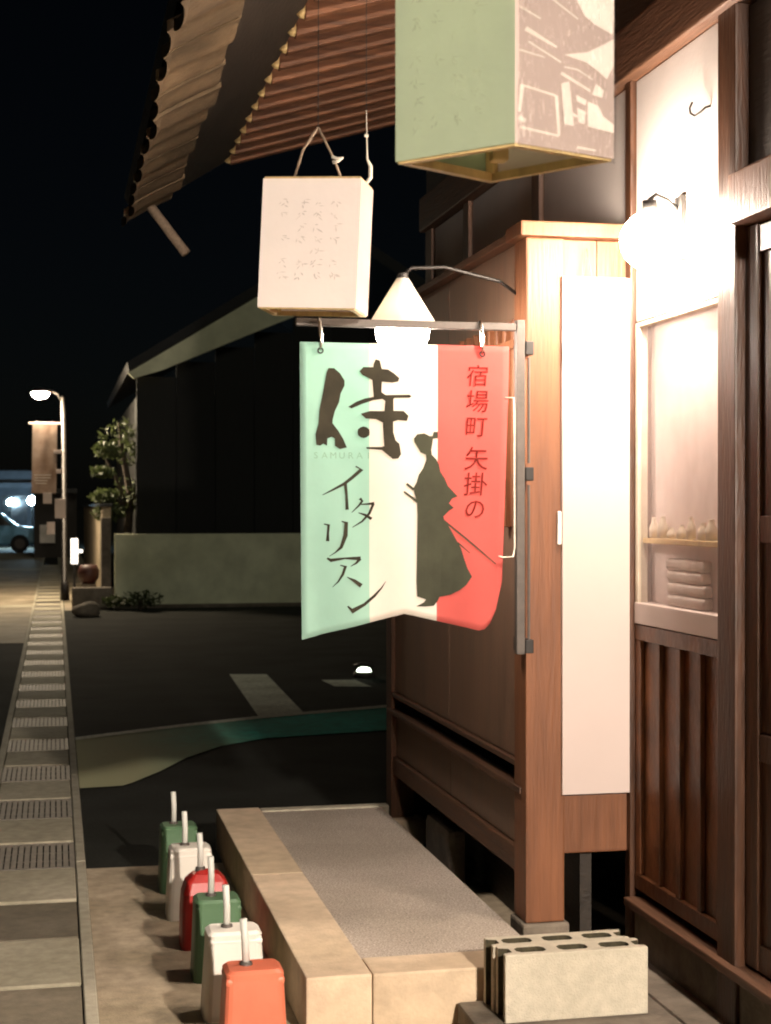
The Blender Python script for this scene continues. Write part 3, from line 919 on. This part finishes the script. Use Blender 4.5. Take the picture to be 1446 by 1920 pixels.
# pale line picture of a tiled roof town house printed on the right hand face
PA, PB, pn_ = offset_face(big[0], big[1], 0.0012, BZ0, BZ1)
def on_face(u, v):
    s_ = (u - 967) / 185
    q = PA.lerp(PB, s_)
    return (q.x, q.y, BZ0 + .004 + (272 + 30 * s_ - v) * .00084)
pic = []
for poly in ([(1078, -12), (1080, 2), (1095, 30), (1115, 45), (1149, 62), (1151, -12)],
             [(1055, 105), (1100, 98), (1130, 82), (1150, 70), (1150, 122), (1137, 148), (1115, 130), (1098, 118)],
             [(1050, 160), (1065, 155), (1074, 240), (1056, 236)], [(1100, 192), (1120, 200), (1130, 220), (1151, 236), (1150, 252), (1100, 240)],
             [(1116, 158), (1131, 170), (1128, 184), (1108, 179)], [(1078, 180), (1098, 190), (1096, 200), (1079, 192)], [(1080, 205), (1096, 212), (1094, 236), (1082, 232)]):
    pic.append(poly)
for pts, ws in (([(974, 20), (1012, 40)], [3, 3]), ([(1020, -8), (1082, 36)], [3, 2]), ([(985, 60), (1042, 92)], [9, 4]), ([(990, 84), (1050, 120)], [3, 3]), ([(974, 100), (1020, 112)], [3, 2]),
                ([(977, 165), (1040, 183)], [4, 4]), ([(1041, 183), (1046, 258)], [6, 5]), ([(974, 243), (1046, 259)], [5, 4]), ([(979, 165), (974, 215)], [8, 5]), ([(972, 225), (985, 232)], [8, 8]),
                ([(1050, 140), (1105, 172)], [6, 5]), ([(1055, 128), (1080, 132), (1110, 150)], [2, 3, 2]), ([(1080, 280), (1116, 286)], [5, 3]), ([(1055, 205), (1080, 222)], [5, 4]), ([(1135, 0), (1149, 40)], [2, 2])):
    pic += [list(q) for q in stroke(pts, ws)]
pb_ = bmesh.new()
for poly in pic:
    pb_.faces.new([pb_.verts.new(on_face(*q)) for q in poly])
pb_.normal_update()
bmesh.ops.triangulate(pb_, faces=pb_.faces[:], ngon_method='EAR_CLIP')
for q in pb_.verts:
    q.co -= Vector(ORG[tb.name])
pme = bpy.data.meshes.new('printed_picture')
pb_.to_mesh(pme)
pb_.free()
pme.materials.append(M['print'])
po = bpy.data.objects.new('printed_picture', pme)
C.objects.link(po)
po.parent = tb
po['kind'] = 'stuff'
# vinyl wrap over the right hand face, finely divided so that it can be wrinkled
A, B_, nn = offset_face(big[0], big[1], 0.003, BZ0, BZ1)
vm = MB()
NX, NZ = 26, 44
for i in range(NX + 1):
    for j in range(NZ + 1):
        s_, t_ = i / NX, j / NZ
        q = A.lerp(B_, s_)
        wob = 0.0030 * sin(s_ * 5 + t_ * 4) + 0.0010 * sin(s_ * 11 - t_ * 13) + .0003 * sin(t_ * 31 + s_ * 5)
        q = q + nn * (wob + .003)
        vm.v.append((q.x, q.y, BZ0 - .004 + t_ * (BZ1 - BZ0 + .008)))
for i in range(NX):
    for j in range(NZ):
        a = i * (NZ + 1) + j
        vm.f.append((a, a + NZ + 1, a + NZ + 2, a + 1))
        vm.m.append(0)
vm.build('vinyl_wrap', M['vinyl'], tb, smooth=True)
MB().ball((BCX, BCY, 2.38), 0.022, 12).build('led_bulb', M['inner'], tb, smooth=True)
MB().box(0.708, 0.735, 2.46, 2.49, 2.123, 2.165).build('bulb_holder', M['frame'], tb, .003)
# handwriting on the green face
GL = Vector((big[3][0], big[3][1], 0))
GN = Vector((big[0][0], big[0][1], 0))
gd = (GN - GL).normalized()
gn = Vector((gd.y, -gd.x, 0))
def dabs(rnd_, n_cols, rows, place, size):
    mb = MB()
    for c_ in range(n_cols):
        for r_ in range(rows):
            if rnd_.random() < .18:
                continue
            for k in range(rnd_.randint(3, 6)):
                s0 = c_ + rnd_.uniform(-.28, .12)
                t0 = r_ + rnd_.uniform(-.35, .2)
                a = rnd_.choice([0.1, 0.9, 1.5, 2.2]) + rnd_.uniform(-.25, .25)
                l = rnd_.uniform(.2, .5)
                w_ = rnd_.uniform(.03, .06)
                ex, ey = cos(a) * l, sin(a) * l
                nx, ny = -sin(a) * w_, cos(a) * w_
                mb.add([place(s0 + nx * .4, t0 + ny * .4), place(s0 + ex * .5 + nx, t0 + ey * .5 + ny), place(s0 + ex, t0 + ey), place(s0 + ex * .5 - nx, t0 + ey * .5 - ny)], [(0, 1, 2, 3)])
    return mb
def pl1(s_, t_):
    q = GL + gd * (0.043 + s_ * 0.039) + gn * 0.0006
    return (q.x, q.y, 2.37 - t_ * 0.033)
dabs(random.Random(3), 4, 7, pl1, 1).build('handwriting', M['paper_dark'], tb)['kind'] = 'stuff'
for dx in (-.08, .08):
    MB().tube([(BCX + dx, BCY, 2.535), (BCX, BCY, 2.72), (BCX, BCY, 3.2)], 0.003, 6).build('hanging_string', M['string'], tb)

# small white lantern
ca_, sa_ = cos(R(24)), sin(R(24))
FL = (0.617, 4.655)
def S2(a, b):
    """along the front face, into the box"""
    return (FL[0] + a * ca_ + b * sa_, FL[1] - a * sa_ + b * ca_)
sm = [S2(0, 0), S2(.305, 0), S2(.305, .165), S2(0, .165)]
c2x, c2y = S2(.1525, .0825)
ts, T2 = lantern('box_lantern', 'small white box lantern with faint handwriting hanging above the banner', c2x, c2y, 2.142, 2.541, sm, ['paper', 'wrapped', 'paper', 'paper'], R(2.6), 'box lanterns under the eaves')  # right side uses darker paper: its shade is put into the colour
def pl2(s_, t_):
    x_, y_ = S2(0.075 + s_ * 0.052, -.0006)
    return T2(x_, y_, 2.46 - t_ * 0.036)
dabs(random.Random(11), 4, 7, pl2, 1).build('handwriting', M['paper_ink'], ts)['kind'] = 'stuff'
top = (0.781, 4.63, 2.70)
for pts in ([T2(0.71, 4.66, 2.538), (0.735, 4.63, 2.63), top], [T2(0.86, 4.64, 2.538), (0.83, 4.63, 2.605), top]):
    MB().tube(pts, 0.0042, 6).build('string', M['string'], ts, smooth=True)
MB().tube([(0.823, 4.628, 2.612), (0.84, 4.622, 2.605), (0.853, 4.62, 2.609), (0.84, 4.62, 2.598), (0.825, 4.626, 2.594)], 0.0055, 6).build('knot', M['cord'], ts, smooth=True)
MB().tube([top, (0.782, 4.63, 3.0), (0.782, 4.63, 3.275)], 0.0016, 5).build('hanging_wire', M['iron'], ts)
MB().tube([(0.93, 4.63, 3.33), (0.93, 4.63, 2.762)], .0014, 5).build('hanging_wire', M['iron'], ts)
MB().tube([(0.93, 4.63, 2.76), (0.932, 4.63, 2.64), (0.933, 4.63, 2.61), (0.943, 4.63, 2.59), (0.943, 4.63, 2.555), (0.930, 4.63, 2.537), (0.908, 4.63, 2.533)], [.0015, .0022, .0035, .0065, .0065, .006, .003], 8).build('wire_hook', M['cord'], ts, smooth=True)
MB().tube([(0.924, 4.63, 2.682), (0.936, 4.63, 2.682)], 0.005, 6).build('wire_clip', M['cord'], ts)

# ================================================================== ENTRANCE PLATFORM
pf = thing('entrance_platform', 'raised entrance platform of washed aggregate edged with tan concrete kerbs', 'platform', (1.1, 5.7, 0))
MB().box(0.911, 1.462, 4.607, 6.93, 0.0, 0.172).build('aggregate_top', M['aggregate'], pf)
ys = [4.43, 5.72, 7.0]
for a, b in zip(ys[:-1], ys[1:]):
    MB().box(0.712, 0.908, a + .0015, b - .0015, -0.004, 0.182).build('kerb_stone', M['kerb'], pf, 0.007)
xs = [0.909, 1.462]
for a, b in zip(xs[:-1], xs[1:]):
    MB().box(a + .0015, b - .0015, 4.432, 4.604, -0.004, 0.181).build('kerb_stone', M['kerb'], pf, 0.007)
MB().box(0.911, 1.50, 6.933, 6.998, 0.0, 0.179).build('rear_edge', M['edge'], pf, 0.006)
st = MB().box(1.16, 1.74, 3.9, 4.42, 0.0, 0.088).build('step_stone', M['stone'], None, 0.012)
tag(st, 'low brown step stone under the hollow concrete blocks', 'step')

# hollow concrete blocks, three cells each, notched ends
def hollow_block(name, label, x0, y0, z0, L_, D, H_, rz=0.0):
    bm = bmesh.new()
    out = [(0, 0), (L_, 0)]
    hx = L_ / 3.55
    nt_ = 0.028
    out = [(0, 0), (L_, 0), (L_, .022), (L_ - nt_, .032), (L_ - nt_, D - .032), (L_, D - .022), (L_, D), (0, D), (0, D - .022), (nt_, D - .032), (nt_, .032), (0, .022)]
    holes = []
    for k in range(3):
        cx_ = L_ * (0.205 + 0.295 * k)
        hw, hd, ch = 0.043, 0.024, 0.011
        cy_ = D / 2
        holes.append([(cx_ - hw, cy_ - hd + ch), (cx_ - hw + ch, cy_ - hd), (cx_ + hw - ch, cy_ - hd), (cx_ + hw, cy_ - hd + ch), (cx_ + hw, cy_ + hd - ch), (cx_ + hw - ch, cy_ + hd), (cx_ - hw + ch, cy_ + hd), (cx_ - hw, cy_ + hd - ch)])
    from mathutils.geometry import tessellate_polygon
    loops = [out] + holes
    tris = tessellate_polygon([[Vector((a, b, 0)) for a, b in lp] for lp in loops])
    for z in (0, H_):
        vs_ = [bm.verts.new((a, b, z)) for lp in loops for a, b in lp]
        for t_ in tris:
            bm.faces.new([vs_[q] for q in t_])
    bm.verts.ensure_lookup_table()
    nl = len(out) + 24
    k = 0
    for loop in [out] + holes:
        n_ = len(loop)
        for i in range(n_):
            a, b = k + i, k + (i + 1) % n_
            bm.faces.new((bm.verts[a], bm.verts[b], bm.verts[b + nl], bm.verts[a + nl]))
        k += n_
    bmesh.ops.recalc_face_normals(bm, faces=bm.faces[:])
    me = bpy.data.meshes.new(name)
    bm.to_mesh(me)
    bm.free()
    me.materials.append(M['block'])
    me.materials.append(M['cell_wall'])
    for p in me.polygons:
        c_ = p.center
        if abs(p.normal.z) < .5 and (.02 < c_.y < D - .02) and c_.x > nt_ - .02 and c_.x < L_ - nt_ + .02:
            p.material_index = 1  # darker olive brown on the cell and notch walls
    o = bpy.data.objects.new(name, me)
    C.objects.link(o)
    o.location = (x0, y0, z0)
    o.rotation_euler = (0, 0, rz)
    bv = o.modifiers.new('edge', 'BEVEL')
    bv.width = 0.003
    bv.segments = 2
    bv.limit_method = 'ANGLE'
    return tag(o, label, 'concrete block', 'hollow concrete blocks by the platform')
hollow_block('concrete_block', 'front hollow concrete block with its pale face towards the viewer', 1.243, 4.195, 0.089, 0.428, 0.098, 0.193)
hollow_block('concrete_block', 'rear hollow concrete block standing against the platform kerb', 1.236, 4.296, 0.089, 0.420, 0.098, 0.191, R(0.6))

# ================================================================== WEIGHTED POLE BASES
def base_mesh(wd, dp, h, tap, rnd_top=False):
    bm = bmesh.new()
    segs = 5 if rnd_top else 1
    rings = []
    lev = [(0, 1.0), (h * .06, 1.0), (h * .90, tap), (h * .965, tap * 1.0), (h, tap * .86)]
    if rnd_top:
        lev = [(0, 1.0), (h * .5, .98), (h * .72, .93), (h * .87, .78), (h * .96, .52), (h, .2)]
    for z, k in lev:
        w_, d_ = wd / 2 * k, dp / 2 * (k if rnd_top else (.9 + .1 * k) * k)
        c_ = min(w_, d_) * .32
        loop = []
        for sx, sy, a0 in ((1, -1, -90), (1, 1, 0), (-1, 1, 90), (-1, -1, 180)):
            for q in range(4):
                a = R(a0 + q * 30)
                loop.append(bm.verts.new((sx * (w_ - c_) + c_ * cos(a), sy * (d_ - c_) + c_ * sin(a), z)))
        rings.append(loop)
    n_ = len(rings[0])
    for r0, r1 in zip(rings[:-1], rings[1:]):
        for i in range(n_):
            bm.faces.new((r0[i], r0[(i + 1) % n_], r1[(i + 1) % n_], r1[i]))
    bm.faces.new(rings[0][::-1])
    bm.faces.new(rings[-1])
    me = bpy.data.meshes.new('weight')
    bm.to_mesh(me)
    bm.free()
    for p in me.polygons:
        p.use_smooth = False
    return me
pole_me = MB().tube([(0, 0, -.01), (0.002, 0, .07), (0, 0, .135)], 0.0105, 10).mesh('pole', M['pole'], smooth=True)
collar_me = MB().lathe([(.011, .016), (.017, .014), (.020, .0), (.020, -.012)], (0, 0, 0), 14).mesh('collar', M['steel'], smooth=True)
cap_me = MB().box(-.072, .072, -.052, .052, -.008, .004).mesh('rim', M['pole'], 0.006, 1)
rows = [('salmon red pole weight nearest the viewer', 'p_salmon', 4.30, 0.540, 0.186, False, 0.87),
        ('bright white pole weight, second from the viewer', 'p_white', 4.70, 0.530, 0.190, False, 0.86),
        ('green pole weight between the white and the dark red weights', 'p_green', 5.09, 0.520, 0.165, False, 0.9),
        ('dark red round topped pole weight in the row', 'p_red', 5.47, 0.520, 0.180, True, 1),
        ('dull white pole weight, second from the far end of the row', 'p_white', 5.87, 0.498, 0.180, False, 0.86),
        ('dark green pole weight at the far end of the row', 'p_green', 6.28, 0.487, 0.16, False, 0.9)]
for lab, m, yy, xx, wd, rt, tp in rows:
    t = thing('pole_weight', lab, 'pole weight', (xx, yy, 0.004), 'coloured pole weights along the platform kerb')
    me = base_mesh(wd, 0.145, 0.265, tp, rt)
    me.materials.append(M[m])
    o = inst('weight', me, (xx, yy, 0.004), t)
    if not rt:
        rim = MB().box(-wd * tp / 2 * 1.015, wd * tp / 2 * 1.015, -.062, .062, .225, .246).mesh('rim', M[m], 0.008, 2)
        inst('rim', rim, (xx, yy, 0.004), t)
    inst('collar', collar_me, (xx - .018, yy + .01, 0.262), t)
    p_ = inst('pole', pole_me, (xx - .018, yy + .01, 0.262), t)
    p_.rotation_euler = (R(random.uniform(-3, 3)), R(random.uniform(-4, 2)), 0)

# ================================================================== DISPLAY GOODS
rd = random.Random(5)
for k in range(8):
    yy = 4.21 + k * 0.078 + rd.uniform(-.01, .01)
    h = rd.uniform(.035, .075)
    r = rd.uniform(.014, .0185)
    mb = MB().lathe([(.001, 0), (r, .002), (r * 1.05, h * .5), (r * .55, h * .78), (r * .45, h * .95), (r * .5, h), (.001, h)], (XW + 0.031, yy, 1.448), 12)
    tag(mb.build('pottery_jar', M['pottery'], smooth=True), 'little pale jar in the row on the display shelf', 'jar', 'jars on the display shelf')
t = thing('cloth_stack', 'stack of folded pale cloths under the display shelf', 'cloth stack', (XW + .1, 4.5, 1.236))
for k in range(4):
    MB().box(XW + .016 + rd.uniform(-.004, .004), XW + .05, 4.33 + rd.uniform(-.01, .01), 4.63 + rd.uniform(-.02, .01), 1.237 + k * .038, 1.237 + k * .038 + .036).build('folded_cloth', M['cloth'], t, 0.012, 3, True)

# ================================================================== FAR SIDE OF THE SIDE STREET
gw = thing('garden_wall', 'long low plastered garden wall across the dark side street', 'wall', (2.5, 24, 0))
MB().box(0.895, 12, 24.0, 24.18, 0.0, 1.13).build('wall_face', M['gplaster'], gw, 0.01)
MB().box(0.89, 12, 23.93, 23.998, -0.05, 0.05).build('footing', M['stone'], gw, 0.01)
pr = MB().box(0.69, 0.84, 24.02, 24.2, 0.0, 1.38).build('gate_pier', M['stone'], None, 0.015)
tag(pr, 'narrow brown stone pier at the end of the garden wall', 'pier')
hs = thing('dark_house', 'dark boarded house with pale plastered gable rising behind the garden wall', 'house', (4.6, 24.5, 0))
for k in range(12):
    x = 1.25 + k * .62
    top_ = 3.45 + min(x + .3 - 1.2, 8.1 - x) * .40
    MB().box(x + .006, x + .614, 24.55, 24.60, 0.0, max(3.3, top_)).build('wall_board', M['char'], hs)
MB().prism([(1.11, 3.63), (1.20, 3.55), (1.63, 3.68), (3.33, 4.41), (3.72, 4.57), (3.72, 5.23)], 24.36, 24.45).build('gable_panel', M['gplaster'], hs)
MB().prism([(1.13, 3.67), (4.6, 5.80), (8.3, 3.55), (8.3, 3.75), (4.6, 6.0), (1.1, 3.80)], 24.37, 34).build('roof', M['rubber'], hs)
MB().box(1.27, 8.0, 24.61, 33, 0.0, 3.3).build('house_core', M['char'], hs)

def foliage(name, parent, blobs, n, size, m, seed):
    rr = random.Random(seed)
    mb = MB()
    for i in range(n):
        c, rad = rr.choice(blobs)
        dv = Vector((rr.gauss(0, 1), rr.gauss(0, 1), rr.gauss(0, 1))).normalized() * (rr.random() ** .45)
        p = Vector(c) + Vector((dv.x * rad[0], dv.y * rad[1], dv.z * rad[2]))
        a = Vector((rr.gauss(0, 1), rr.gauss(0, 1), rr.gauss(0, .6))).normalized()
        b = a.cross(Vector((rr.gauss(0, 1), rr.gauss(0, 1), rr.gauss(0, 1)))).normalized()
        s_ = size * rr.uniform(.6, 1.4)
        mb.add([p - a * s_, p + b * s_ * .4, p + a * s_, p - b * s_ * .4], [(0, 1, 2, 3)])
    return mb.build(name, m, parent)
tr = thing('garden_tree', 'dark garden tree with a few leaf tufts lit by the street lamp', 'tree', (1.15, 25.2, 0))
MB().tube([(1.15, 25.2, 0), (1.12, 25.2, .9), (1.2, 25.25, 1.7), (1.05, 25.2, 2.5), (1.0, 25.2, 2.9)], [.09, .075, .06, .04, .015], 8).build('trunk', M['bark'], tr, smooth=True)
for e in ((0.75, 25.1, 2.4), (0.72, 25.0, 1.7), (1.6, 25.3, 2.5), (1.5, 25.2, 1.9)):
    MB().tube([(1.14, 25.2, 1.5), ((1.14 + e[0]) / 2, 25.2, (1.5 + e[2]) / 2 + .1), e], [.04, .025, .01], 6).build('limb', M['bark'], tr, smooth=True)
foliage('crown', tr, [((1.1, 25.3, 2.6), (.45, .4, .4)), ((0.8, 25.0, 2.45), (.22, .25, .14)), ((0.75, 25.0, 2.1), (.2, .2, .1)), ((0.78, 25.1, 1.72), (.25, .25, .12)),
                      ((1.5, 25.3, 2.5), (.4, .4, .5)), ((1.3, 25.3, 1.75), (.5, .4, .35)), ((0.85, 25.2, 1.45), (.28, .3, .16)), ((1.9, 25.4, 2.2), (.4, .3, .6))], 2600, .05, M['leaf'], 4)
bs = thing('low_bush', 'dark low bush in front of the garden wall corner', 'bush', (1.25, 23.4, 0))
MB().tube([(1.25, 23.4, 0), (1.25, 23.4, .15)], .03, 6).build('stem', M['bark'], bs)
foliage('crown', bs, [((1.25, 23.4, .16), (.35, .25, .14)), ((0.9, 23.5, .12), (.22, .2, .11))], 500, .04, M['leaf'], 8)
for i, (x, y_, r, lab) in enumerate(((0.43, 22.2, .2, 'rounded brown boulder beside the drain channel'),)):
    rr = random.Random(i)
    bm = bmesh.new()
    bmesh.ops.create_icosphere(bm, subdivisions=3, radius=r)
    for q in bm.verts:
        q.co *= 1 + .16 * sin(q.co.x * 17 + i) * cos(q.co.y * 13) + rr.uniform(-.03, .03)
        q.co.z = max(-.02, q.co.z * .62 + r * .4)
    me = bpy.data.meshes.new('boulder')
    bm.to_mesh(me)
    bm.free()
    me.materials.append(M['stone'])
    for p in me.polygons:
        p.use_smooth = True
    o = bpy.data.objects.new('boulder', me)
    C.objects.link(o)
    o.location = (x, y_, 0.003)
    tag(o, lab, 'boulder')
# low stone edging by the lamp post
se = MB().box(0.25, 0.86, 23.72, 23.92, 0.0, 0.33).build('stone_edging', M['stone'], None, 0.03)
tag(se, 'low stone edging between the lamp post and the garden wall', 'edging')
# ground light
gl = thing('ground_light', 'small glowing oval ground light in the dark street beyond the banner', 'light', (2.75, 13.8, 0))
MB().lathe([(.09, 0), (.10, .02), (.085, .045), (.07, .05)], (2.75, 13.8, 0), 20).build('housing', M['steel'], gl, smooth=True)
MB().lathe([(.072, .045), (.06, .075), (.03, .09), (.001, .092)], (2.75, 13.8, 0), 20).build('lens', M['spot'], gl, smooth=True)
MB().lathe([(.095, .10), (.10, .112), (.05, .13), (.001, .135)], (2.75, 13.8, 0), 20).build('cap', M['steel'], gl, smooth=True)
MB().tube([(2.75, 13.88, 0.02), (2.75, 13.9, .115)], .012, 6).build('cap_stay', M['steel'], gl)

# ================================================================== FAR STREET
sp = thing('street_lamp', 'slim street lamp glowing warm above the far end of the drain', 'street lamp', (0.16, 26, 0))
MB().tube([(0.16, 26, 0), (0.16, 26, .3), (0.155, 26, .31), (0.135, 26, 3.36)], [.075, .07, .042, .038], 12).build('pole', M['lampmetal'], sp, smooth=True)
MB().tube([(0.14, 26, 3.2), (0.05, 26, 3.40), (-.06, 26, 3.46), (-.14, 26, 3.46)], .018, 8).build('arm', M['lampmetal'], sp, smooth=True)
MB().lathe([(.02, .09), (.10, .06), (.17, .02), (.165, 0), (.14, -.004)], (-.235, 26, 3.42), 20).build('lamp_head', M['lampmetal'], sp, smooth=True)
MB().lathe([(.14, -.002), (.12, -.05), (.07, -.085), (.001, -.095)], (-.235, 26, 3.42), 20).build('lens', M['street'], sp, smooth=True)
MB().box(-.42, .13, 25.985, 26.01, 2.90, 2.935).build('flag_arm', M['sign'], sp, .004)
for z, a, b in ((2.45, -.02, .12), (2.13, .02, .12)):
    MB().box(a, b, 25.94, 25.99, z - .03, z + .03).build('clamp', M['sign'], sp, .006)
fl = thing('pole_flag', 'brownish vertical flag hanging from the far street lamp', 'flag', (-.16, 26, 1.77))
fm = MB()
for i in range(9):
    for j in range(21):
        s_, t_ = i / 8, j / 20
        fm.v.append((-.355 + .395 * s_ - .02 * t_, 25.95 + .02 * sin(s_ * 7 + t_ * 3), 2.90 - 1.13 * t_))
for i in range(8):
    for j in range(20):
        a = i * 21 + j
        fm.f.append((a, a + 21, a + 22, a + 1))
        fm.m.append(0)
fo = fm.build('cloth', M['flag'], fl, smooth=True)
tm = MB()
for k in range(4):
    x0_ = -.33 + .02 * (k % 2)
    tm.box(x0_, x0_ + .27 - .03 * k, 25.912, 25.918, 2.06 - k * .045, 2.075 - k * .045)
tm.build('lettering', M['flagtext'], fl)
for (x0_, x1_, z0_, z1_, lab) in ((.0, .17, 1.36, 1.68, 'larger pale notice board strapped to the far lamp pole'), (-.19, -.05, 1.60, 1.78, 'small pale card hanging below the street flag'), (-.13, 0.0, 1.1, 1.3, 'lowest pale card on the far lamp pole')):
    o = MB().box(x0_, x1_, 25.90, 25.93, z0_, z1_).build('notice_board', M['sign'], None, .004)
    tag(o, lab, 'notice', 'notices on the far lamp pole')
ls = thing('lit_sign', 'slim glowing white upright sign right of the far lamp pole', 'sign', (.31, 25.7, .3))
MB().box(.255, .365, 25.66, 25.74, .62, 1.03).build('glowing_panel', M['litsign'], ls, .006)
MB().box(.29, .33, 25.68, 25.72, .0, .62).build('stand', M['iron'], ls)
MB().box(.366, .44, 25.68, 25.72, .80, .85).build('side_tab', M['litsign'], ls)
pb = thing('planter', 'round dark red planter ball beside the far garden wall', 'planter', (.58, 24.6, 0))
MB().lathe([(.001, 0), (.10, .0), (.16, .1), (.17, .2), (.13, .3), (.12, .3), (.001, .28)], (.52, 24.9, .33), 16).build('pot', M['p_dark'], pb, smooth=True)
MB().box(.40, .64, 24.78, 25.02, 0, .33).build('plinth', M['stone'], pb, .01)
rw = thing('side_wall', 'warm lit low wall receding behind the far lamp pole', 'wall', (.75, 33, 0))
MB().box(.72, .86, 24.6, 40, 0, 1.55).build('wall_face', M['concrete'], rw, .01)
MB().box(.69, .89, 24.55, 40, 1.553, 1.60).build('coping', M['tile'], rw, .005)
# far shops and lights
fs = thing('far_shop', 'dim far shop front with two cool lamps closing the street', 'shop', (-2.5, 64, 0))
MB().box(-8, -.75, 64, 70, 0, 3.0).build('front_wall', M['farshop'], fs)
MB().box(-8.2, -.6, 63.4, 64, 2.3, 2.5).build('awning', M['farshop'], fs)
for x in (-4.5, -2.9, -1.6):
    MB().box(x - .5, x + .5, 63.93, 63.99, .4, 2.0).build('window', M['carglass'], fs)
for x, z, r, lab in ((-1.64, 1.72, .14, 'left one of two cool white lamps far down the street'), (-.85, 1.78, .17, 'right hand cool white lamp far down the street, the larger one')):
    t = thing('cool_lamp', lab, 'lamp', (x, 60.5, z), 'cool lamps far down the street')
    MB().ball((x, 60.5, z), r, 14).build('globe', M['cool'], t, smooth=True)
    MB().tube([(x, 60.5, 0), (x, 60.5, z - r + .01)], .03, 6).build('post', M['iron'], t)
    MB().lathe([(.05, -r - .02), (.07, -r + .02), (.05, -r + .04)], (x, 60.5, z), 10).build('collar', M['iron'], t)
dkb = thing('dark_shop', 'black shop silhouette behind the far lamp pole', 'shop', (.2, 48, 0))
MB().box(-.62, .65, 48, 56, 0, 1.95).build('wall', M['dark'], dkb)
MB().box(-.45, .0, 47.9, 47.98, .45, 1.0).build('window', M['flagtext'], dkb)
MB().box(-.70, .66, 47.7, 56, 1.96, 2.1).build('roof', M['tile'], dkb)
# blue car side-on at the far end
ca = thing('blue_car', 'blue car parked across the far end of the street', 'car', (-2.3, 54, 0))
prof = [(-3.9, .30), (-3.95, .75), (-3.5, .88), (-3.0, 1.30), (-1.75, 1.33), (-1.25, .92), (-.55, .82), (-.48, .35), (-.6, .28), (-3.8, .25)]
MB().prism(prof, 53.2, 54.8).build('body', M['blue'], ca, 0.05, 2)
MB().prism([(-3.35, .92), (-2.95, 1.24), (-2.4, 1.26), (-2.4, .92)], 53.17, 53.199).build('side_window', M['carglass'], ca)
MB().prism([(-2.3, .92), (-2.3, 1.26), (-1.8, 1.26), (-1.4, .92)], 53.17, 53.199).build('side_window', M['carglass'], ca)
for x in (-3.3, -1.15):
    wh = MB()
    n_ = 16
    ring = [(x + .31 * cos(2 * pi * k / n_), .31 + .31 * sin(2 * pi * k / n_)) for k in range(n_)]
    wo = wh.prism(ring, 53.12, 53.32).build('wheel', M['rubber'], ca)
    MB().prism([(x + .17 * cos(2 * pi * k / n_), .31 + .17 * sin(2 * pi * k / n_)) for k in range(n_)], 53.10, 53.12).build('rim', M['steel'], wo)
MB().box(-.53, -.46, 53.3, 53.6, .6, .75).build('headlight', M['sign'], ca)
MB().box(-.53, -.46, 54.4, 54.7, .6, .75).build('headlight', M['sign'], ca)
